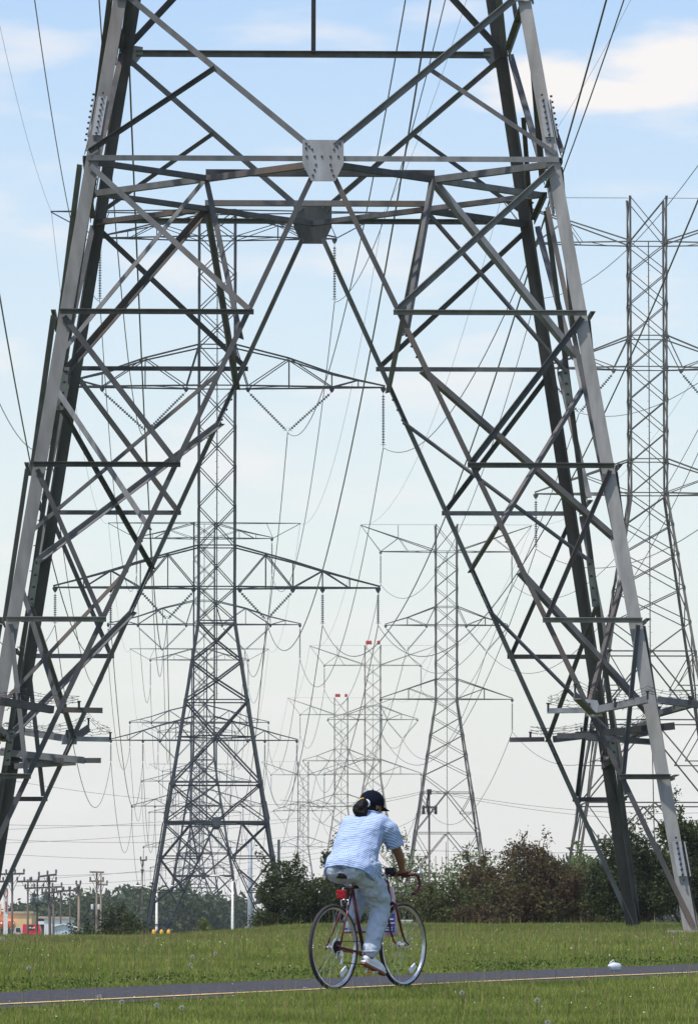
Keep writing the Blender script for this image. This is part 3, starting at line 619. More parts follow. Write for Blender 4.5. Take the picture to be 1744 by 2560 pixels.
sh(1600,230,2075,137,9,'lf_dark','dark shrub between the two right legs of the big pylon',20000,.04,22,34)
sh(1720,210,2040,139,10,'lf_dark','dark red-tinged shrub behind the concrete footing at right edge',18000,.042,16,30)
sh(1190,120,2260,136,12,'lf_red','low reddish shrub spreading in front of the taller ones',8000,.035,10)
sh(504,90,2293,215,11,'lf_light','small yellow-green shrub under the dark blue-grey pylon',6000,.05,6,16)
sh(1735,150,1995,165,13,'lf_light','leafy green tree rising behind the right edge shrubs',9000,.07,10,20,name='tree',cat='tree',trunk=.09)
sh(1075,330,2125,420,14,'lf_light','bright green tree behind the wooden pole right of the rider',12000,.13,10,26,name='tree',cat='tree',trunk=.2)
sh(1490,190,2130,330,15,'lf_light','yellow-green tree behind the rear right leg',9000,.11,10,22,name='tree',cat='tree',trunk=.16)
sh(660,130,2225,520,16,'lf_far','green tree between the dark pylon and the dark shrub',6000,.16,6,16,name='tree',cat='tree',trunk=.2)
# far tree line: two builds, then copies
ft='far trees on the horizon at left'
def far_tree(seed,label): return plant('tree',(0,0,0),13,11.5,seed,M['lf_far'],label,'tree',ft,7000,.33,24,.3,6,shape='tree')
spots=[(15,2242,650),(70,2236,680),(120,2228,700),(165,2226,640),(215,2222,600),(262,2216,690),(300,2212,620),(345,2204,640),(385,2203,680),(420,2208,610),(465,2220,700),(510,2226,660),(560,2232,640),(610,2230,700),(1420,2165,620),(1560,2150,640),(960,2220,700)]
protos=[far_tree(41,''),far_tree(42,''),far_tree(43,'')]
for k,(px,yt,d) in enumerate(spots):
    o=protos[k%3]; x=(px-872)/F*d; z0=G(x,d)-.3; h=ray(px,yt+([22,30,17,26,20][k%5] if px<800 else 0),d).z-z0; s=h/11.2
    lab='hazy green tree on the horizon, number %d from the left among the far trees'%(k+1)
    lab=['hazy tree behind the white sign pillar at the far left','hazy tree behind the tan shop roof','hazy tree behind the transformer platform pole','hazy tree between the leaning utility poles','hazy tree behind the last thin utility poles','hazy tree behind the twin pale poles','hazy tree just right of the twin pale poles','tall far tree above the dark round shrub','far tree behind the left street lamp arm','far tree behind the left street lamp pole','far tree seen through the base of the dark pylon','far tree between the two street lamps','far tree behind the second street lamp','far tree behind the thick steel pole','far tree behind the reddish shrub top','far tree behind the right leg shrubs','far tree hidden behind the rider'][k]
    if k<3: o.location=(x,d,z0); o.scale=(s*1.05,s*1.05,s); o['label']=lab
    else: tree_copy(o,(x,d,z0),k*1.7,label=lab,scale=(s*1.05,s*1.05,s))

# ---------------------------------------------------------------- poles, lamps, shops, cars behind the crest
def gpt(px,d): x=(px-872)/F*d; return Vector((x,d,G(x,d)))
def upole(px,ytop,d,r,arms,label,m='wood',lean=0.0,group='wooden utility poles at the far left',extra=None):
    b=gpt(px,d); top=ray(px,ytop,d).z-b.z; root=empty('utility_pole',b,0,label=label,cat='utility pole',group=group)
    r*=.43; mb=MB(); mb.tube([(lean,0,-.3),(0,0,top)],[r*1.25,r*.85],8); mb.obj('pole',M[m],root,True)
    for (x0,y0,x1,y1,nins) in arms:
        a=ray(x0,y0,d)-b; c=ray(x1,y1,d)-b; a.y=c.y=-r-.05; mb=MB(); mb.beam(a,c,.1,.12); ca=mb.obj('crossarm',M[m],root)
        for sg_ in(-1,1):
            e=Vector((sg_*min(.9,(c-a).length*.3),-r-.05,(a.z+c.z)/2)); mb=MB(); mb.beam(e,(0,-r-.03,e.z-.7),.03,.03); mb.obj('arm_brace',M['bolt'],root)
        for j in range(nins):
            q=a.lerp(c,(j+.08)/(nins-1+.16)) if nins>1 else a; mb=MB(); mb.lathe([(.03,0),(.07,.08),(.045,.12),(.08,.17),(.03,.26)],q+Vector((0,0,.05)),(0,0,1),8); mb.obj('pin_insulator',M['ins'],ca)
    if extra: extra(root,b,d)
    return root
D=360
upole(33,2182,D,.17,[(-6,2186,64,2184,4),(-10,2204,31,2204,3)],'leftmost wooden utility pole, crossed by the dark brace of the nearest pylon')
upole(72,2198,D+15,.15,[(44,2204,100,2203,4)],'utility pole with a wide crossarm right of the shop sign band')
def xf(root,b,d):
    mb=MB()
    q=ray(95.5,2257,d)-b
    for dx in(-.35,0,.35): mb.lathe([(.09,0),(.11,.05),(.11,.3),(.07,.36),(.03,.45)],q+Vector((dx,-.35,0)),(0,0,1),10)
    mb.obj('transformer',mat('pale_green_tank',(.12,.17,.16),.5),root)
    mb=MB(); mb.box(q+Vector((0,-.2,-.05)),(1.3,.7,.08)); mb.obj('platform',M['bolt'],root)
upole(95.5,2199,D+30,.15,[(76,2204,144,2203,4),(64,2221,158,2217,5)],'utility pole carrying pale green transformers on a platform',extra=xf)
upole(124,2189,D-10,.2,[(98,2192,144,2186,3),(106,2233,135,2231,2)],'tallest thick utility pole leaning right with a tilted crossarm',lean=.2)
upole(136,2217,D+25,.17,[(116,2233,160,2229,3)],'dark utility pole close against the leaning one')
upole(154,2225,D+50,.13,[(142,2228,176,2227,3)],'thin utility pole in front of the white shed',m='wood')
upole(177,2224,D+60,.13,[(160,2227,196,2226,3)],'thin utility pole over the gabled shed')
upole(199,2212,D+5,.19,[(192,2213,204,2213,2)],'pale straight utility pole left of the dark round shrub',m='wood_pale')
def boxes(root,b,d):
    for px in (233,249):
        q=ray(px,2274,d)-b; mb=MB(); mb.lathe([(.07,0),(.09,.05),(.09,.3),(.05,.36)],q+Vector((0,-.3,0)),(0,0,1),10); mb.obj('transformer',mat('white_tank',(.7,.7,.68),.4),root)
upole(243.5,2179,D+40,.17,[(225,2203,262,2203,2),(226,2180,262,2181,0)],'left one of the twin pale poles with white transformer cans',m='wood_pale',extra=boxes)
upole(254,2183,D+44,.15,[(246,2211,271,2212,2)],'right one of the twin pale poles, with a short side arm',m='wood_pale')
upole(357,2150,D+90,.11,[(352,2151,368,2150,2),(353,2175,361,2176,0)],'slim pole with a short crossarm just left of the dark pylon leg',m='wood',group='other poles')
def fit(root,b,d):
    q=ray(1072,1980,d)-b; mb=MB(); mb.tube([q+Vector((-.05,-.2,-.1)),q+Vector((-.15,-.25,-.7)),q+Vector((-.05,-.2,-1.5))],.07,6); mb.box(q+Vector((0,-.15,0)),(.3,.3,.35)); mb.obj('cable_head',M['bolt'],root)
    for dx in(-.38,.42):
        mb=MB(); q2=ray(1072,2036,d)-b; mb.lathe([(.09,0),(.11,.15),(.09,.3),(.11,.45),(.05,.6)],q2+Vector((dx,-.25,0)),(0,0,1),8); mb.obj('insulator',M['bolt'],root)
upole(1072,1974,380,.16,[(1057,2018,1088,2018,0)],'tall brown wooden pole right of the rider with a dark fitting at its top',group='other poles',extra=fit)
upole(1509,2090,340,.17,[(1492,2099,1530,2098,3)],'brown pole top behind the shrubs between the right legs',group='other poles')
for k,(px,yt) in enumerate(((1063,2150),(1088,2140),(1104,2142),(1114,2105))):
    upole(px,yt,560,.11,[],['short tan post left of the frame behind the brown wooden pole','second tan post behind the brown wooden pole','third tan post behind the brown wooden pole','tallest tan post behind the brown wooden pole'][k],m='wood_pale',group='tan posts behind the brown pole')
# thick round steel poles
def mono(px,yt,d,r0,r1,label,m,group,yb=None,arms=False):
    b=gpt(px,d); h=ray(px,yt,d).z-b.z; root=empty('street_lamp' if arms else 'steel_pole',b,0,label=label,cat='street lamp' if arms else 'steel pole',group=group)
    mb=MB(); mb.tube([(0,0,-.3),(0,0,h*.5),(0,0,h)],[r0,(r0+r1)/2,r1],14); mb.obj('pole',m,root,True)
    if arms:
        for s_ in(-1,1):
            mb=MB(); mb.tube([(0,0,h-.1),(s_*.5,0,h+.25),(s_*1.15,0,h+.42)],.05,8); mb.obj('arm',m,root,True)
            mb=MB(); mb.ball((s_*1.45,0,h+.44),(.42,.16,.08)); mb.obj('lamp_head',m,root,True)
    else:
        mb=MB(); mb.box((0,-r0-.02,h*.42),(r0*3.2,.12,.5)); mb.obj('bracket',m,root); mb=MB(); mb.box((r0*1.5,-.2,h*.55),(r0*2.2,.1,.15)); mb.obj('bracket',m,root)
    return root
M['polegrey']=mat('grey_painted_steel',(.30,.33,.36),.5,.1)
M['lampwhite']=mat('white_painted_steel',(.78,.76,.70),.5)
mono(626,2099,470,.27,.16,'thick grey round pole standing right of the dark pylon base',M['polegrey'],'round steel poles')
mono(697,2099,430,.11,.10,'grey pole top beside the right leg of the dark pylon',M['steel_far'],'round steel poles')
mono(393,2229,470,.17,.07,'white double-arm street lamp inside the left foot of the dark pylon',M['lampwhite'],'white double-arm street lamps',arms=True)
mono(582,2203,470,.18,.07,'white double-arm street lamp between the dark pylon and thick grey pole',M['lampwhite'],'white double-arm street lamps',arms=True)
for k,(px,wd) in enumerate(((386,11),(405,10),(423,10))):
    d=240; b=gpt(px,d); h=ray(px,2324,d).z-b.z; r=wd/2/F*d; root=empty('bollard',b,0,label=['leftmost yellow bollard at the foot of the dark pylon','middle yellow bollard at the foot of the dark pylon','rightmost yellow bollard at the foot of the dark pylon'][k],cat='bollard',group='yellow bollards at the pylon foot')
    mb=MB(); mb.lathe([(r,-.2),(r,h-.12),(r*.8,h-.03),(r*.3,h)],(0,0,0),(0,0,1),14); mb.obj('post',mat('yellow_paint',(.80,.42,.02),.5),root,True)
    mb=MB(); mb.lathe([(r+.004,h-.34),(r+.004,h-.28)],(0,0,0),(0,0,1),14); mb.obj('band',mat('orange_paint',(.65,.22,.02),.5),root)
# shops
DS=430
def P(px,py,d=DS): return ray(px,py,d)
def shop(px0,px1,yt,d,depth,m,label,parts):
    a=P(px0,yt,d);b=P(px1,yt,d); g=G((a.x+b.x)/2,d)-.6; root=empty('building',((a.x+b.x)/2,d,g),0,label=label,cat='building',group='low roadside buildings at the far left')
    w_=b.x-a.x;h=a.z-g; mb=MB(); mb.box((0,depth/2,h/2),(w_,depth,h)); mb.obj('wall',m,root)
    mb=MB(); mb.box((0,depth/2,h+.08),(w_+.2,depth+.2,.16)); mb.obj('roof',mat('roof_edge',(.5,.42,.32),.8),root)
    parts(root,w_,h,a.x-(a.x+b.x)/2,g); return root
def tanparts(root,w_,h,x0,g):
    X=lambda px:(px-872)/F*DS-root.location.x; Z=lambda py: P(0,py).z-g
    mb=MB(); mb.box(((X(-30)+X(38))/2,-.35,(Z(2303)+Z(2318))/2),(X(38)-X(-30),.7,Z(2303)-Z(2318))); mb.obj('awning',mat('orange_awning',(.85,.14,.03),.6),root)
    for px in (8,22,37): mb=MB(); mb.ball((X(px),-.75,Z(2309)),.06*1.4); mb.obj('lamp',mat('white_globe',(.9,.88,.8),.3),root)
    mb=MB(); mb.box((X(-12),-.0,Z(2280)+.2),(X(5)-X(-30),.5,.8)); mb.obj('parapet',M['tan'],root)
    for px in(12,30,52): mb=MB(); mb.box((X(px),-.02,Z(2332)),(.4,.06,.55)); mb.obj('window',M['glass'],root)
M['tan']=mat('tan_stucco',(.88,.60,.30),.85,0,.06,3); M['glass']=mat('dark_glass',(.03,.035,.04),.15)
M['whitewall']=mat('white_siding',(.86,.86,.85),.7,0,.04,3)
shop(-30,82,2284,DS,9,M['tan'],'tan shop with an orange awning band at the left edge',tanparts)
def dk(root,w_,h,x0,g):
    mb=MB(); mb.box((0,-.05,h-.35),(w_*.98,.1,.25)); mb.obj('fascia',M['whitewall'],root)
    for k in(-1,1): mb=MB(); mb.box((k*w_*.25,-.03,h*.5),(.3,.06,.5)); mb.obj('window',M['glass'],root)
shop(84,115,2296,DS+30,8,mat('dark_brown_wall',(.08,.05,.045),.8),'dark low building with a white fascia right of the tan shop',dk)
def wh(root,w_,h,x0,g):
    for k in(-1,0,1): mb=MB(); mb.box((k*w_*.3,-.03,h*.45),(.35,.06,.6)); mb.obj('door',mat('grey_door',(.35,.36,.38),.6),root)
shop(113,176,2297,DS+20,8,M['whitewall'],'bright white flat building behind the thin utility poles',wh)
def shed():
    d=400; a=P(133,2322,d);b=P(200,2322,d); g=G(a.x,d)-.6; root=empty('building',((a.x+b.x)/2,d,g),0,label='pale grey gabled shed left of the dark round shrub',cat='building',group='low roadside buildings at the far left'); w_=b.x-a.x; h=a.z-g
    mb=MB(); mb.prism([(-w_/2,0,0),(w_/2,0,0),(w_/2,0,h),(-w_*.1,0,h+.28),(-w_/2,0,h+.05)],(0,1,0),6); mb.obj('wall',mat('pale_blue_siding',(.60,.65,.70),.7),root)
    mb=MB(); mb.prism([(w_/2+.1,-.1,h),(-w_*.1,-.1,h+.3),(-w_/2-.1,-.1,h+.06),(-w_/2-.1,-.1,h+.12),(-w_*.1,-.1,h+.37),(w_/2+.1,-.1,h+.07)],(0,1,0),6.2); mb.obj('roof',M['whitewall'],root)
shed()
# sign pillar
b=gpt(17,DS-20); zt=P(17,2222,DS-20).z-b.z; root=empty('sign_pillar',b,0,label='white sign pillar with a red ring on top above the tan shop',cat='sign')
mb=MB(); mb.box((0,0,zt/2),(.3,.25,zt)); mb.obj('pillar',M['lampwhite'],root)
mb=MB(); mb.tube([(.14*math.cos(t),-.16,zt-.25+.32*math.sin(t)) for t in np.linspace(0,2*math.pi,20)[:-1]],.04,6,closed=True); mb.obj('ring',mat('rust_red_paint',(.45,.10,.05),.6),root)
mb=MB(); mb.box((.04,-.14,zt-1.25),(.13,.04,.75)); mb.obj('panel',mat('brown_red_panel',(.38,.13,.08),.6),root)
# vehicles
def car(px,d,w_,h_,col,label,m2=None,van=False):
    b=gpt(px,d); b.z=ray(px,2343,d).z-.35; root=empty('parked_car',b,0,label=label,cat='car',group='vehicles in front of the shops')
    body=MB(); L_=w_; 
    if van: prof=[(-L_/2,.25),(L_/2,.25),(L_/2,.8),(L_*.42,h_),(-L_*.48,h_),(-L_/2,.8)]
    else: prof=[(-L_/2,.25),(L_/2,.25),(L_/2,.62*h_),(L_*.3,.66*h_),(L_*.18,h_),(-L_*.25,h_),(-L_*.4,.66*h_),(-L_/2,.62*h_)]
    body.prism([(x,-.85,z) for x,z in prof],(0,1,0),1.7); body.obj('body',mat('paint_'+label[:5],col,.3),root)
    wd=MB(); wd.prism([(-L_*.22,-.87,.68*h_),(L_*.16,-.87,.68*h_),(L_*.1,-.87,.95*h_),(-L_*.2,-.87,.95*h_)],(0,1,0),1.74); wd.obj('window',M['glass'],root)
    for s_ in(-1,1):
        for y in(-.8,.8): mb=MB(); mb.lathe([(.3,-.1),(.32,0),(.3,.1)],(s_*L_*.32,y,.3),(0,1,0),14); mb.obj('wheel',M['bolt'],root)
    for s_ in (-1,1): mb=MB(); mb.box((s_*L_/2,-.6,.55*h_),(.05,.3,.15)); mb.obj('headlight' if s_<0 else 'tail_light',M['lampwhite'],root)
    return root
c=car(83,410,1.25,1.25,(.75,.03,.05),'red van with white lettering in front of the dark building',van=True)
mb=MB(); 
for k,(x,w_) in enumerate(((-.22,.09),(-.09,.12),(.06,.08),(.19,.12))): mb.box((x,-.9,.98+.03*(k%2)),(w_,.02,.09))
mb.obj('lettering',M['lampwhite'],c)
car(51,412,.9,1.05,(.7,.7,.7),'white car below the tan shop')
car(22,413,1.1,1.0,(.05,.05,.06),'dark car under the orange awning at left edge')
# thin distribution wires crossing the far left
for k,(x0,y0,x1,y1,sg_) in enumerate(((-60,1935,760,2010,.6),(-60,2060,760,2045,.3),(-60,2075,760,2020,.3),(-60,2095,760,2090,.4),(-60,2130,760,2140,.4),(-60,2110,760,2050,.3),(100,2190,900,2115,.5),(-60,2215,800,2145,.6),(60,2200,960,2090,.5))):
    wire('distribution_wire',ray(x0,y0,D+8*k),ray(x1,y1,D+60+8*k),sg_,.011,['highest thin wire crossing behind the nearest pylon left leg','second highest thin wire at the left edge','third highest thin wire at the left edge','fourth thin wire at the left edge','fifth thin wire at the left edge, almost level','thin wire rising to the right at the left edge','thin wire rising from the leaning utility pole','lowest thin wire above the leftmost utility pole','thin wire rising from the wide crossarm pole'][k],'thin wires of the wooden pole lines')
for k,(x0,y0,x1,y1,sg_) in enumerate(((700,2000,1072,1974,.5),(720,2010,1072,1978,.5),(1072,1974,1800,2030,.6),(1072,1977,1800,2050,.6),(780,2045,1060,2032,1.2),(900,2120,1744,2128,.2))):
    wire('distribution_wire',ray(x0,y0,380),ray(x1,y1,385),sg_,.012,['upper wire running left from the brown wooden pole','lower wire running left from the brown wooden pole','upper wire running right from the brown wooden pole','lower wire running right from the brown wooden pole','sagging wire from the fitting of the brown wooden pole','faint level wire above the reddish shrubs'][k],'thin wires of the brown pole')
# pale logs and stones at the foot of the right shrubs
M['pale']=mat('pale_dead_wood',(.42,.38,.33),.9,0,.25,6,.4)
for k,(px,l,r) in enumerate(((1680,.55,.04),(1535,.3,.035))):
    b=gpt(px,129); o=MB().tube([(-l/2,0,.05),(0,.05,.09),(l/2,0,.06)],[r,r*1.15,r*.8],8).obj('fallen_log',M['pale'],None,True,label=['long pale log lying under the shrub between the right legs','short pale log left of the rear right foot'][k],cat='log',group='pale dead wood under the shrubs'); o.location=b
for k,px in enumerate((1490,1560,1505)):
    b=gpt(px,128); o=MB().ball((0,0,.04),(.10,.08,.07),9,6).obj('rock',M['pale'],None,False,label=['pale rock left of the short log','pale rock right of the short log','small pale rock touching the short log'][k],cat='rock',group='pale rocks under the shrubs'); o.location=b
b=gpt(1014,135); root=empty('utility_box',b,0,label='small white box in the grass seen through the front wheel',cat='utility box')
h=ray(1014,2302,135).z-b.z; MB().box((0,0,h/2),(.28,.2,h)).obj('cabinet',M['lampwhite'],root); MB().box((0,0,h+.01),(.31,.23,.02)).obj('lid',M['whitewall'],root)

# ---------------------------------------------------------------- milk jug
b=P0+PD*4.75+PN*(-.95); b=Vector((2.33,51.3,0)); b.z=G(b.x,b.y)+.02; root=empty('plastic_jug',b,.5,label='white plastic jug lying at the far edge of the path',cat='plastic jug')
M['jug']=mat('milky_plastic',(.74,.80,.84),.35,0,.05,9,0,.5,trans=.2)
Rj=Matrix.Rotation(math.radians(90),3,'Y')
mb=MB(); mb.lathe([(.045,-.075),(.056,-.07),(.058,.02),(.05,.05),(.03,.075),(.02,.085),(.02,.095)],(0,0,.058),(-1,0,.12),14); mb.obj('bottle',M['jug'],root,True)
mb=MB(); mb.tube([(-.085,0,.075),(-.065,0,.115),(-.02,0,.15),(.0,0,.10)],.008,8); mb.obj('handle',M['jug'],root,True); root.scale=(.66,.66,.66)

# ---------------------------------------------------------------- bicycle
BL=P0+Vector((.003,-.55,0)); BL.z=G(BL.x,BL.y)+.021; BR=(0,-.026,math.atan2(.832,.555))
M['tyre']=mat('tyre_rubber',(.035,.028,.028),.8,0,.2,20); M['tyrewall']=mat('tan_tyre_wall',(.16,.10,.085),.8)
M['chrome']=mat('brushed_alloy',(.62,.62,.64),.28,.85,.1,20); M['maroon']=mat('maroon_enamel',(.115,.012,.016),.28,.25,.2,4,spec=.6)
M['black']=mat('black_plastic',(.012,.012,.013),.45); M['tape']=mat('dark_red_bar_tape',(.10,.015,.02),.6,0,.2,40,.2)
M['redref']=mat('red_reflector',(.26,.0,.004),.25,0,.1,60,.3); M['amber']=mat('amber_reflector',(.75,.16,.01),.3); M['whiteref']=mat('clear_reflector',(.75,.76,.78),.3)
bike=empty('bicycle',BL,BR[2],label='maroon road bicycle with drop handlebars ridden along the yellow line of the path',cat='bicycle'); bike.rotation_euler=BR
def wheel(x,name,rear):
    c=Vector((x,0,.336)); e=empty(name,(0,0,0)); e.parent=bike
    ring=lambda R_,n=56:[c+Vector((R_*math.cos(2*math.pi*i/n),0,R_*math.sin(2*math.pi*i/n))) for i in range(n)]
    mb=MB(); mb.tube(ring(.3215),.0155,10,closed=True); mb.obj('tyre',M['tyre'],e,True)
    mb=MB()
    n=56
    for sgn in(-1,1):
        vs=[];fs=[]
        for i in range(n):
            a=2*math.pi*i/n
            for R_,yy_ in((.298,.0105),(.311,.0118)): vs.append(c+Vector((R_*math.cos(a),sgn*yy_,R_*math.sin(a))))
        for i in range(n): j=(i+1)%n; fs.append((2*i,2*i+1,2*j+1,2*j))
        mb.add(vs,fs)
    vs=[];fs=[]
    for i in range(n):
        a=2*math.pi*i/n
        for R_,yy_ in((.298,-.0105),(.296,.0),(.298,.0105)): vs.append(c+Vector((R_*math.cos(a),yy_,R_*math.sin(a))))
    for i in range(n): j=(i+1)%n; fs+=[(3*i,3*j,3*j+1,3*i+1),(3*i+1,3*j+1,3*j+2,3*i+2)]
    mb.add(vs,fs); mb.obj('rim',M['chrome'],e,True)
    mb=MB(); 
    for i in range(32):
        a=2*math.pi*i/32; s_=1 if i%2 else -1; ah=a+(1.1 if (i//2)%2 else -1.1)
        mb.tube([c+Vector((.02*math.cos(ah),s_*.03,.02*math.sin(ah))),c+Vector((.299*math.cos(a),0,.299*math.sin(a)))],.0008,4)
    mb.obj('spokes',M['chrome'],e)
    mb=MB(); mb.lathe([(.012,-.055),(.012,-.035),(.028,-.034),(.028,-.028),(.014,-.026),(.014,.026),(.028,.028),(.028,.034),(.012,.035),(.012,.055)],c,(0,1,0),16); mb.obj('hub',M['chrome'],e)
    a=math.radians(-58); rc=c+Vector((.225*math.cos(a),-.012,.225*math.sin(a))); Rm=Matrix.Rotation(-a+math.radians(90),3,'Y')
    mb=MB(); mb.box(rc,(.095,.012,.040),Rm); mb.obj('spoke_reflector',M['whiteref'],e)
    if rear:
        mb=MB()
        for k,r_ in enumerate((.052,.047,.042,.037,.031)): mb.lathe([(r_,0),(r_,.0025)],c+Vector((0,-.031-.0045*(4-k)-.0,0)) if False else c+Vector((0,-.034-.0045*k,0)),(0,-1,0),22)
        mb.obj('freewheel',M['black'],e)
        mb=MB(); mb.lathe([(.062,0),(.075,.002),(.062,.004)],c+Vector((0,-.031,0)),(0,-1,0),28); mb.obj('spoke_guard',M['chrome'],e)
    return e
wheel(0,'rear_wheel',True); wheel(.99,'front_wheel',False)
BBp=Vector((.43,0,.278)); SC=Vector((.272,0,.80)); HT=Vector((.765,0,.852)); HB=Vector((.812,0,.69))
mb=MB(); mb.tube([SC+Vector((-.005,0,.02)),BBp],.0145,12); mb.tube([SC,HT+Vector((.006,0,-.03))],.0135,12); mb.tube([BBp,HB+Vector((-.006,0,.03))],.0150,12); mb.tube([HT,HB],.0180,12)
for s_ in(-1,1): mb.tube([SC+Vector((-.01,s_*.018,-.01)),Vector((.14,s_*.035,.585)),Vector((.0,s_*.062,.340))],.0080,8); mb.tube([BBp+Vector((-.02,s_*.03,0)),Vector((.25,s_*.04,.30)),Vector((0,s_*.062,.333))],.0095,8); mb.box((0,s_*.062,.336),(.035,.005,.035))
mb.lathe([(.021,-.036),(.021,.036)],BBp,(0,1,0),14); mb.obj('frame',M['maroon'],bike,True)
mb=MB()
for s_ in(-1,1): mb.tube([(.822,s_*.012,.672),(.830,s_*.045,.655),(.868,s_*.050,.54),(.905,s_*.052,.43),(.945,s_*.054,.365),(.99,s_*.056,.336)],[.014,.013,.011,.009,.008,.008],8)
mb.tube([(.80,0,.70),(.826,0,.655)],.018,10); mb.obj('fork',M['maroon'],bike,True)
mb=MB(); mb.tube([SC+Vector((-.004,0,.01)),(.247,0,.885)],.0125,10); mb.lathe([(.02,-.012),(.02,.012)],SC+Vector((-.006,0,.018)),(0,1,0),10); mb.obj('seat_post',M['chrome'],bike,True)
# saddle
mb=MB(); ns=10; rings=[]
for i in range(ns+1):
    t=i/ns; x=.125+.28*t; wd=.078*(1-t)**1.0*(.75+.25*math.sin(math.pi*min(1,t*2+.2)))+.018; zc=.905-.012*math.sin(math.pi*t)
    if i==0: wd*=.8
    rings.append([(x,wd*math.cos(a),zc+(.016 if math.sin(a)>0 else .034)*math.sin(a)*(1 if math.sin(a)>0 else (1-.5*t))) for a in np.linspace(0,2*math.pi,15)[:-1]])
vs=[p for r_ in rings for p in r_]; m=14; fs=[(i*m+k,i*m+(k+1)%m,(i+1)*m+(k+1)%m,(i+1)*m+k) for i in range(ns) for k in range(m)]+[tuple(range(m)),tuple(reversed(range(ns*m,ns*m+m)))]
mb.add(vs,fs); sad=mb.obj('saddle',M['black'],bike,True)
mb=MB(); mb.tube([(.122,.045,.915),(.118,0,.92),(.122,-.045,.915)],.008,6); mb.obj('saddle_trim',M['whiteref'],sad,True)
mb=MB()
for s_ in(-1,1): mb.tube([(.15,s_*.03,.885),(.2,s_*.022,.872),(.30,s_*.02,.872),(.37,s_*.01,.888)],.0035,6)
mb.obj('saddle_rails',M['chrome'],sad)
mb=MB(); mb.tube([(.245,0,.81),(.15,0,.80),(.135,0,.77)],.006,6); mb.obj('reflector_stay',M['chrome'],bike)
mb=MB(); mb.box((.125,.0,.748),(.022,.09,.072)); o=mb.obj('rear_reflector',M['redref'],bike,label='big square red reflector under the saddle'); bv=o.modifiers.new('b','BEVEL'); bv.width=.008; bv.segments=2
# stem, bars, levers
mb=MB(); mb.tube([HT+Vector((0,0,-.01)),(.752,0,0.856),(.745,0,0.881),(.765,0,0.891),(.80,0,0.891)],.0125,10); mb.lathe([(.019,-.02),(.019,.02)],(.80,0,0.891),(0,1,0),12); mb.lathe([(.021,0),(.021,.02)],HT,(-.29,0,0.906),12); mb.obj('stem',M['chrome'],bike,True)
bar=[(.80,-.195,0.891)]; half=[(.80,0,0.891),(.80,.09,0.892),(.80,.175,0.892),(.815,.20,0.892),(.86,.207,0.894),(.905,.208,0.881),(.928,.209,0.846),(.925,.21,0.804),(.895,.211,0.766),(.85,.212,0.746),(.815,.213,0.739)]
pts=[(x,-y,z) for x,y,z in reversed(half)]+half[1:]
mb=MB(); mb.tube(pts,.0125,9); hb_=mb.obj('handlebar',M['tape'],bike,True)
for s_ in(-1,1):
    mb=MB(); mb.tube([(.905,s_*.208,0.896),(.935,s_*.208,0.911),(.95,s_*.208,0.931)],[.014,.016,.011],8); mb.obj('brake_hood',M['chrome'],hb_,True)
    mb=MB(); mb.tube([(.948,s_*.208,0.926),(.972,s_*.208,0.901),(.985,s_*.208,0.856),(.985,s_*.208,0.821),(.995,s_*.208,0.796)],[.007,.008,.007,.006,.005],6); mb.obj('brake_lever',M['chrome'],hb_,True)
    mb=MB(); mb.tube([(.95,s_*.208,0.936),(.93,s_*.17,0.986),(.86,s_*.06,0.956),(.80,s_*.01,0.856),(.815,0,0.726)],.0028,6); mb.obj('brake_cable',M['black'],bike,True)
mb=MB(); mb.tube([(.80,-.04,0.891),(.86,-.12,0.816),(.86,-.14,0.756),(.80,-.05,0.746)],.003,6); mb.obj('gear_cable',M['black'],bike,True)
mb=MB(); mb.box((.775,-.035,0.928),(.05,.085,.05)); o=mb.obj('handlebar_computer',M['black'],bike); bv=o.modifiers.new('b','BEVEL'); bv.width=.008; bv.segments=2
# brakes
for x,z,nm in((.175,.700,'rear_brake'),(.845,.672,'front_brake')):
    mb=MB()
    for s_ in(-1,1): mb.tube([(x,0,z+.01),(x-.005,s_*.035,z),(x-.005,s_*.033,z-.035),(x-.005,s_*.02,z-.045)],.006,6)
    mb.tube([(x,0,z+.03),(x,0,z-.02)],.008,6); mb.obj(nm,M['chrome'],bike,True)
# drivetrain
cr=Vector((-.06,0,-.118)).normalized()*.165
mb=MB()
for r_,yy_ in((.095,-.052),(.078,-.046)):
    nn=44; vs=[];fs=[]
    mb.tube([BBp+Vector((r_*math.cos(a),yy_,r_*math.sin(a))) for a in np.linspace(0,2*math.pi,45)[:-1]],.0035,5,closed=True)
for k in range(5): a=2*math.pi*k/5; mb.tube([BBp+Vector((0,-.05,0)),BBp+Vector((.09*math.cos(a),-.05,.09*math.sin(a)))],.006,5)
cs=mb.obj('chainring',M['chrome'],bike)
for s_ in(-1,1):
    v_=cr*(1 if s_<0 else -1)
    e=MB(); e.tube([BBp+Vector((0,s_*.03,0)),BBp+Vector((0,s_*.066,0)),BBp+v_*.9+Vector((0,s_*.075,0)),BBp+v_+Vector((0,s_*.078,0))],.0095,7); ca=e.obj('crank_arm',M['chrome'],bike,True)
    pc=BBp+v_+Vector((0,s_*.12,0)); e=MB(); 
    for dx in(-.028,.028): e.box(pc+Vector((dx,0,0)),(.006,.085,.018))
    e.box(pc,(.02,.08,.012)); e.tube([pc-Vector((0,s_*.045,0)),pc+Vector((0,s_*.045,0))],.006,6); pd=e.obj('pedal',M['chrome'],ca)
    e=MB(); 
    for dx in(-.033,.033): e.box(pc+Vector((dx,0,.0)),(.005,.05,.016))
    e.obj('pedal_reflector',M['amber'],pd)
    e=MB(); e.tube([pc+Vector((.03,-.03,0)),pc+Vector((.09,-.02,.02)),pc+Vector((.09,.02,.02)),pc+Vector((.03,.03,0))],.003,5); e.obj('toe_clip',M['chrome'],pd)
